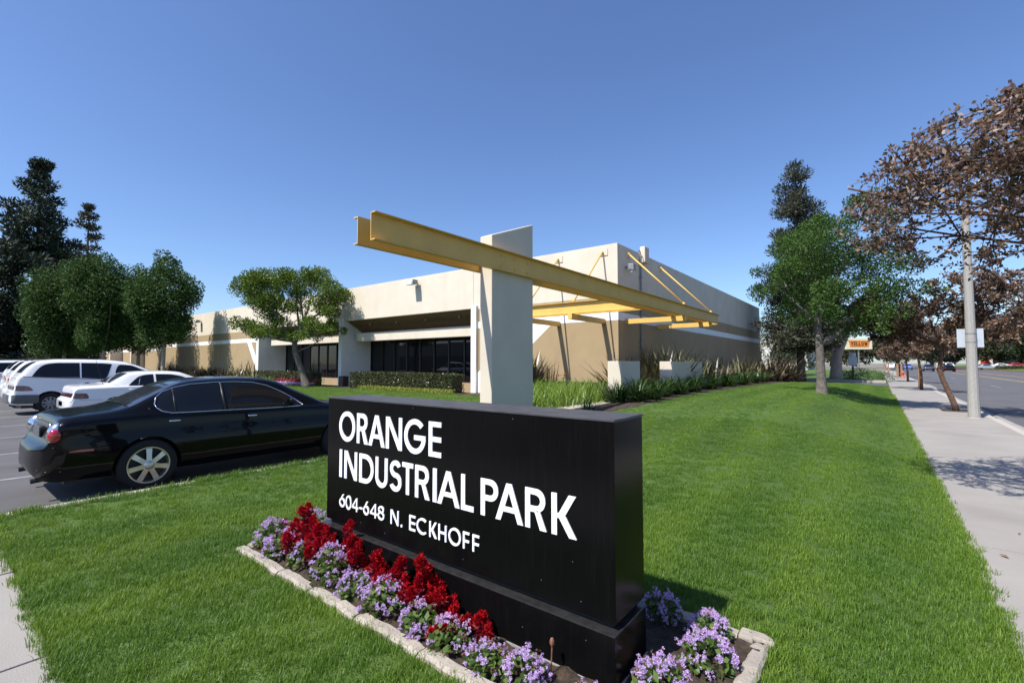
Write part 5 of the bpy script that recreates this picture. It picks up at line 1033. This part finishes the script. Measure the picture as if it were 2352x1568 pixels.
MD = [(-4.20, 1.98, .15, .20, 'lilac floss flower clump at the left corner of the bed'), (-4.05, 2.28, .14, .24, 'lilac floss flower clump behind the red plumes near the left end of the sign'), (-3.93, 1.92, .14, .18, 'second lilac floss flower clump from the left corner, by the kerb'), (-3.62, 1.94, .12, .15, 'half faded floss flower clump under the tallest red plumes'),
      (-3.20, 1.95, .17, .22, 'large pale floss flower clump between the two groups of red plumes'), (-2.86, 1.92, .13, .13, 'low floss flower clump at the kerb below a red plume'), (-2.55, 1.93, .16, .16, 'floss flower clump in front of the feathery plume group, third from the open soil'), (-2.18, 1.92, .14, .14, 'sparse floss flower clump with a small dark red plant beside it'), (-1.93, 1.90, .13, .14, 'leafy floss flower clump left of the browned clump'), (-1.66, 1.90, .12, .10, 'browned floss flower clump with few blooms near the sign corner'), (-1.42, 1.93, .12, .14, 'bright lilac floss flower clump on bare soil at the front of the sign'),
      (-1.08, 1.93, .10, .10, 'small floss flower clump at the lower edge under the sign corner'), (-.86, 2.27, .14, .14, 'floss flower clump at the right kerb of the bed'), (-.75, 2.62, .14, .15, 'floss flower clump in the sun just outside the sign shadow'), (-.80, 2.88, .12, .13, 'shaded floss flower clump in the shadow right of the sign'), (-1.10, 2.93, .12, .13, 'shaded floss flower clump peeping out behind the sign edge'), (-3.80, 2.72, .13, .16, 'floss flower clump behind the left end of the sign')]
for i, (x, y, r, h, lab) in enumerate(MD): mound(lab, x, y, r, h, 500+i, int(60*(r/.15)**1.5), faded=.55 if ('faded' in lab or 'brown' in lab) else .18)
def plume_mesh(seed, h, w):
    q = np.random.default_rng(seed); n = 190; t = q.random(n)**.8; a = q.random(n)*6.283; rad = w*(np.sin(np.pi*(t*.82+.16))**.9)*(.55+.5*q.random(n)); P = np.stack([rad*np.cos(a), rad*np.sin(a), h*t*.86], 1)
    P[:, :2] += np.stack([np.sin(t*4+seed)*.006, np.cos(t*3+seed)*.006], 1); T = np.stack([np.cos(a)*.7, np.sin(a)*.7, .9+0*a], 1)+q.normal(size=(n, 3))*.3; V, F = leaves(P, T, .022*(.6+.9*q.random(n)), .008)
    tip = leaves(np.stack([q.normal(size=10)*.003, q.normal(size=10)*.003, h*(.80+.22*q.random(10))], 1), np.tile([0, 0, 1.], (10, 1))+q.normal(size=(10, 3))*.2, .026, .005); V = np.concatenate([V, tip[0]]); F = np.concatenate([F, tip[1]+4*n])
    o = np_mesh('plume', V, F, M['plume'], None, o0=Vector((0, 0, 0))); return o
protos = [plume_mesh(s_, hh, ww) for s_, hh, ww in ((1, .095, .024), (2, .075, .027), (3, .11, .021), (4, .065, .024))]
pm = [o.data for o in protos]
for o in protos: bpy.data.objects.remove(o)
def celosia(label, x, y, hs, seed, sp=.07, lf=110):
    """feathery red cockscomb: stem, crimson leaves, several plumes"""
    q = random.Random(seed); t = thing('cockscomb', label, 'flower', (x, y, .02), 'red feathery cockscombs in the bed'); b = Vector((x, y, .02)); st = MB(); tops = []
    for h in hs:
        e = b+Vector((q.uniform(-sp, sp), q.uniform(-sp*.7, sp*.7), h-.105)); st.tube([b, b.lerp(e, .5)+Vector((0, 0, .02)), e], [.006, .005, .004], 5); tops.append(e)
    st.build('stem', M['red_leaf'], t)
    n = lf*len(hs)//2+20; P = np.array([tuple(b+(e-b)*q.uniform(.25, 1.0)) for e in [q.choice(tops) for _ in range(n)]]); D = rdirs(n); D[:, 2] = np.abs(D[:, 2])*.6; V, F = leaves(P+D*.025, D, .060*(.6+.7*rng.random(n)), .018); np_mesh('leaves', V, F, M['red_leaf'], t)
    for e in tops:
        o = bpy.data.objects.new('plume', q.choice(pm)); col.objects.link(o); o.parent = t; o.location = e-b-Vector((0, 0, .01)); o.rotation_euler = (q.uniform(-.25, .25), q.uniform(-.25, .25), q.uniform(0, 6)); k = q.uniform(1.0, 1.4); o.scale = (k*1.25, k*1.25, k*.95)
CE = [(-4.22, 2.10, (.22, .16), .03, 'single red plume at the left end of the bed'), (-4.02, 2.08, (.27, .22, .20, .15), .06, 'red plumes second from the left end of the bed'), (-3.86, 2.08, (.42, .37, .33, .26, .22), .06, 'tall pair of red plumes left of the sign end'), (-3.72, 2.06, (.44, .35, .30, .27, .20), .055, 'tallest red plume clump at the left end of the sign'), (-3.60, 2.05, (.34, .29, .24, .19), .05, 'red plume clump just right of the sign end'), (-3.80, 1.95, (.26, .22, .18, .15, .20), .08, 'bushy crimson clump leaning over the kerb side'), (-3.52, 1.97, (.24, .20, .16, .22), .06, 'crimson clump below the street number'),
      (-3.40, 2.04, (.33, .26), .05, 'slender red plume between the tall group and the address'), (-3.17, 2.05, (.40, .34, .28), .03, 'lone tall red plume in front of the address line'), (-3.02, 2.05, (.30, .24, .20), .05, 'red plumes right of the lone tall plume'), (-2.80, 2.04, (.29, .23, .26, .18), .06, 'red plumes behind the large pale floss flowers'), (-2.70, 1.99, (.20, .15), .05, 'low red plume among the floss flowers'), (-2.50, 2.04, (.33, .28, .24, .20), .07, 'red plume clump below the end of the address'), (-2.28, 2.04, (.38, .31, .27, .24, .20), .07, 'pointed feathery red clump at the middle of the plinth'), (-2.14, 2.03, (.26, .22, .18), .06, 'red clump right of the pointed feathery one'), (-1.98, 2.02, (.19, .15, .12), .07, 'low ragged red clump spreading along the plinth'), (-1.80, 2.03, (.20, .14), .04, 'last upright red plume towards the sign corner'), (-2.0, 1.90, (.13, .11), .05, 'small dark red plant among the floss flowers by the kerb')]
for i, (x, y, hs, sp, lab) in enumerate(CE): celosia(lab, x, y, tuple(hs)+tuple(h_*.72 for h_ in hs[:3]), 700+i, sp*1.3)
o = MB(); o.tube([(-1.36, 2.06, .0), (-1.355, 2.065, .16)], .004, 5); o.ball((-1.355, 2.065, .17), .016, 7, 5, .8, .8, 1.5); tag(o.build('dried_seed_head', M['deadleaf'], None), 'dried brown seed head on a stalk in front of the sign corner', 'plant')
for i, (x, y, a, l) in enumerate(((.80, 4.7, .4, .10), (.95, 5.0, 1.2, .07), (.78, 5.6, 2.2, .09), (1.0, 6.4, .9, .05), (.9, 4.2, 2.8, .05))):
    d = Vector((math.cos(a), math.sin(a), 0))*l; n_ = Vector((-d.y, d.x, 0))*.35; c0 = Vector((x, y, .006))
    tag(MB().add([c0-d*.5, c0-n_*.5+Vector((0, 0, .012)), c0+d*.5+Vector((0, 0, .004)), c0+n_*.5+Vector((0, 0, .014)), c0+Vector((0, 0, .004))], [(0, 1, 4), (1, 2, 4), (2, 3, 4), (3, 0, 4)]).build('fallen_leaf', M['deadleaf'], None), ['largest and brightest', 'second nearest', 'middle', 'farthest', 'nearest and smallest'][i].capitalize()+' curled brown leaf fallen on the pavement by the lawn edge', 'leaf', 'fallen leaves on the pavement')

# ------------------------------------------------------------------ street furniture and things across the road
t = thing('street_lamp', 'pale concrete lamp post at the kerb with a sign mounted on its far side', 'lamp', (2.17, 18.97, 0))
m = MB(); m.lathe([(.0, 0), (.142, 0), (.134, .3), (.088, 6.2), (.0, 6.2)], (2.17, 18.97, -.02), 'z', 12); m.build('post', M['pole'], t)
MB().lathe([(.19, -.02), (.19, .015), (.165, .03)], (2.17, 18.97, 0), 'z', 12).build('base_collar', M['pole'], t)
MB().tube([(2.17, 18.97, 6.1), (2.4, 18.95, 6.8), (2.8, 18.9, 7.15), (4.4, 18.75, 7.3)], [.06, .05, .045, .04], 8).build('arm', M['grey'], t); MB().ball((4.7, 18.72, 7.27), .28, 12, 6, 1.2, .6, .35).build('lamp_head', M['grey'], t, smooth=True)
q = thing('road_sign', 'grey back of a road sign fixed to the concrete lamp post', 'sign', (2.17, 19.1, 2.3)); Rm = CR*.30
MB().prism([(2.17-.30*.95, 19.09), (2.17+.30*.95, 19.09), (2.17+.30*.95, 19.11), (2.17-.30*.95, 19.11)], 'z', 2.05, 2.60).build('sign_plate', M['signback'], q, bevel=.004)
for z in (2.2, 2.45): MB().lathe([(.112, -.012), (.122, -.012), (.122, .012), (.112, .012)], (2.17, 18.97, z), 'z', 14).build('clamp_band', M['grey'], q)
tag(MB().box(1.66, 2.36, 21.05, 22.35, -.1, .006).build('tree_pit', M['soil'], None), kind='structure')
for i, (x, y, h, lab) in enumerate(((2.15, 40.4, 1.3, 'brown wooden post at the kerb nearest the lamp post'), (1.6, 62, 1.5, 'wooden post beside the hydrant, second up the pavement'), (2.1, 68, 1.5, 'wooden post just behind the hydrant at the kerb'), (1.2, 84, 1.6, 'thin wooden post beyond the hydrant'), (.9, 98, 1.6, 'farthest thin wooden post along the pavement'))):
    p = thing('wooden_post', lab, 'post', (x, y, 0), 'wooden posts along the pavement'); MB().prism([(x-.09, y-.09), (x+.09, y-.09), (x+.09, y+.09), (x-.09, y+.09)], 'z', -.1, h).build('post', M['wood'], p, bevel=.01); MB().box(x-.1, x+.1, y-.1, y+.1, h, h+.05).build('cap', M['wood'], p)
h = thing('fire_hydrant', 'small red fire hydrant between the wooden posts', 'hydrant', (2.05, 63.5, 0)); MB().lathe([(0, 0), (.17, 0), (.17, .05), (.12, .07), (.12, .5), (.16, .52), (.14, .62), (.05, .70), (0, .70)], (2.05, 63.5, 0), 'z', 12).build('barrel', M['hyd'], h, smooth=True); MB().lathe([(0, -.2), (.07, -.2), (.07, .2), (0, .2)], (2.05, 63.5, .42), 'x', 8).build('nozzle', M['hyd'], h)
b = thing('utility_cabinet', 'pale utility box on a green post behind the juniper', 'box', (-1.75, 52, .2)); MB().box(-1.82, -1.68, 51.93, 52.07, .1, 1.35).build('post', M['green'], b); MB().box(-2.05, -1.45, 51.8, 52.15, 1.35, 2.15).build('cabinet', M['signback'], b, bevel=.02); MB().box(-2.0, -1.5, 51.78, 52.1, 2.16, 2.5).build('hood', M['carsilver'], b, bevel=.02)
# orange and cream pole sign
y = thing('pole_sign', 'cream and orange roadside sign reading YELLOW on a thin pole', 'sign', (-2.1, 84, .2)); ang = -.62
def Ys(a, h_, d=0.): return (-2.1+a*math.cos(-.62+1.24)*1., 84+a*math.sin(-.62+1.24)-0+0*d, h_)
ux, uy = .7875, .6163
def yq(a0, a1, h0, h1, d0, d1, name, m_, slant=0):
    f = lambda a, h_, d: (-2.1+a*ux-d*(-uy)*-1*-1, 84+a*uy-d*ux, h_)
    P0 = [(a0, h1), (a1, h1), (a1-slant, h0), (a0+slant, h0)]; V = [(-2.1+a*ux+d0*uy, 84+a*uy-d0*ux, z) for a, z in P0]+[(-2.1+a*ux+d1*uy, 84+a*uy-d1*ux, z) for a, z in P0]
    return MB().add(V, [(0, 1, 2, 3), (7, 6, 5, 4), (0, 4, 5, 1), (1, 5, 6, 2), (2, 6, 7, 3), (3, 7, 4, 0)]).build(name, m_, y)
MB().tube([(-2.1, 84, -.1), (-2.1, 84, 3.6)], .09, 8).build('pole', M['grey'], y); yq(-1.85, 1.85, 3.55, 5.15, -.2, .2, 'sign_case', M['signcream']); yq(-1.55, 1.55, 3.85, 4.85, .2, .215, 'orange_panel', M['orange'], .22)
for chr_, a0 in zip('YELLOW', (-1.22, -.80, -.42, -.06, .30, .72)):
    w_, h_, s_ = (.34 if chr_ != 'W' else .46), .58, .095; z0 = 4.06; mb = MB()
    st = {'Y': [[(0, h_), (.12, h_), (w_/2+.05, h_*.45), (w_/2-.05, h_*.45)], [(w_-.12, h_), (w_, h_), (w_/2+.05, h_*.45), (w_/2-.05, h_*.45)], [(w_/2-.05, 0), (w_/2+.05, 0), (w_/2+.05, h_*.45), (w_/2-.05, h_*.45)]],
          'W': [[(0, h_), (.1, h_), (.17, 0), (.09, 0)], [(.19, h_*.9), (.27, h_*.9), (.17, 0), (.09, 0)], [(.19, h_*.9), (.27, h_*.9), (.37, 0), (.29, 0)], [(.36, h_), (.46, h_), (.37, 0), (.29, 0)]]}.get(chr_) or glyph(chr_, w_, h_, s_)
    for k2, poly in enumerate(st):
        d1 = .225+.0012*(k2 % 6); mb.add([(-2.1+(a0+a)*ux+d*uy, 84+(a0+a)*uy-d*ux, z0+z) for d in (.2155, d1) for a, z in poly], [tuple(range(len(poly))), tuple(range(2*len(poly)-1, len(poly)-1, -1))]+[(i, (i+1) % len(poly), len(poly)+(i+1) % len(poly), len(poly)+i) for i in range(len(poly))])
    mb.build('letter', M['black'], y)
# traffic and parked cars far up the road
small_car('dark saloon waiting far up the road, left of the other dark one', 'carnavy', (8.2, 126, -.115), 0); small_car('dark saloon far up the road just left of the crooked trunk', 'carblack', (10.9, 122, -.115), 0)
small_car('white van on the road behind the crooked trunk', 'carwhite', (14.2, 158, -.115), R(8), van=True); small_car('silver car turning across the road left of the lamp post', 'carsilver', (19.3, 166, -.115), R(-70)); small_car('white car parked right behind the lamp post across the road', 'carwhite', (22.2, 168, .12), R(-75)); small_car('dark red car parked before the red canopy', 'carred', (25.2, 170, .25), R(-80)); small_car('white saloon parked across the road near the right edge', 'carwhite', (29.5, 168, .40), R(-70)); small_car('silver car at the right edge of the lot across the road', 'carsilver', (32.5, 176, .5), R(-80))
small_car('white van far up the road near the orange pole sign', 'carwhite', (2.9, 165, -.115), 0, van=True); small_car('blue car far up the road beside the posts', 'carblue', (5.9, 150, -.115), 0); small_car('dark car far up the road beside the white van', 'carblack', (5.4, 178, -.115), 0)
rb = thing('red_canopy_building', 'low building with a bright red canopy across the road', 'building', (30, 196, .4)); MB().box(24, 42, 198, 208, .2, 4.2).build('wall', M['farwall'], rb); MB().prism([(196, 2.9), (198, 2.9), (198, 4.4), (196.6, 4.4)], 'x', 27, 33.5).build('canopy', M['redbld'], rb); MB().box(24.5, 26.2, 196.4, 197.9, .3, 3.2).build('red_pillar', M['redbld'], rb)
for i in range(3): MB().box(27.5+4.5*i, 30+4.5*i, 197.95, 197.99, 1.2, 2.8).build('window', M['carglass'], rb)
wb = thing('white_building', 'white low building glimpsed between the trees up the road', 'building', (16, 190, .2)); MB().box(14.5, 18, 196, 204, .0, 5.2).build('wall', M['farwall'], wb); MB().box(15.2, 17.2, 195.94, 195.99, 2, 4).build('window', M['carglass'], wb)
wb = thing('white_building', 'white building with a rooftop tower beyond the far end of the side wall', 'building', (-16, 110, .2)); MB().box(-26, -11, 110, 125, 0, 6.6).build('wall', M['farwall'], wb); MB().box(-15.5, -13.5, 112, 114, 6.6, 9.0).build('roof_tower', M['farwall'], wb); [MB().box(-24+3.2*i, -22.4+3.2*i, 109.94, 109.99, 2, 4).build('window', M['carglass'], wb) for i in range(4)]
hd = thing('hedge', 'low clipped hedge across the road in front of the parked cars', 'hedge', (29, 158.6, .1)); MB().box(22.3, 36, 158.3, 159.0, .0, .8).build('inner_branches', M['bark_dark'], hd); P = np.stack([22.1+14*rng.random(3500), 158+1.2*rng.random(3500), .1+.9*rng.random(3500)], 1); V, F = leaves(P, rdirs(3500), .3, .16); np_mesh('foliage', V, F, M['hedge'], hd)
small_car('white car beyond the far corner of the building', 'carwhite', (-12.5, 84, .2), R(80), 'cars beyond the building');
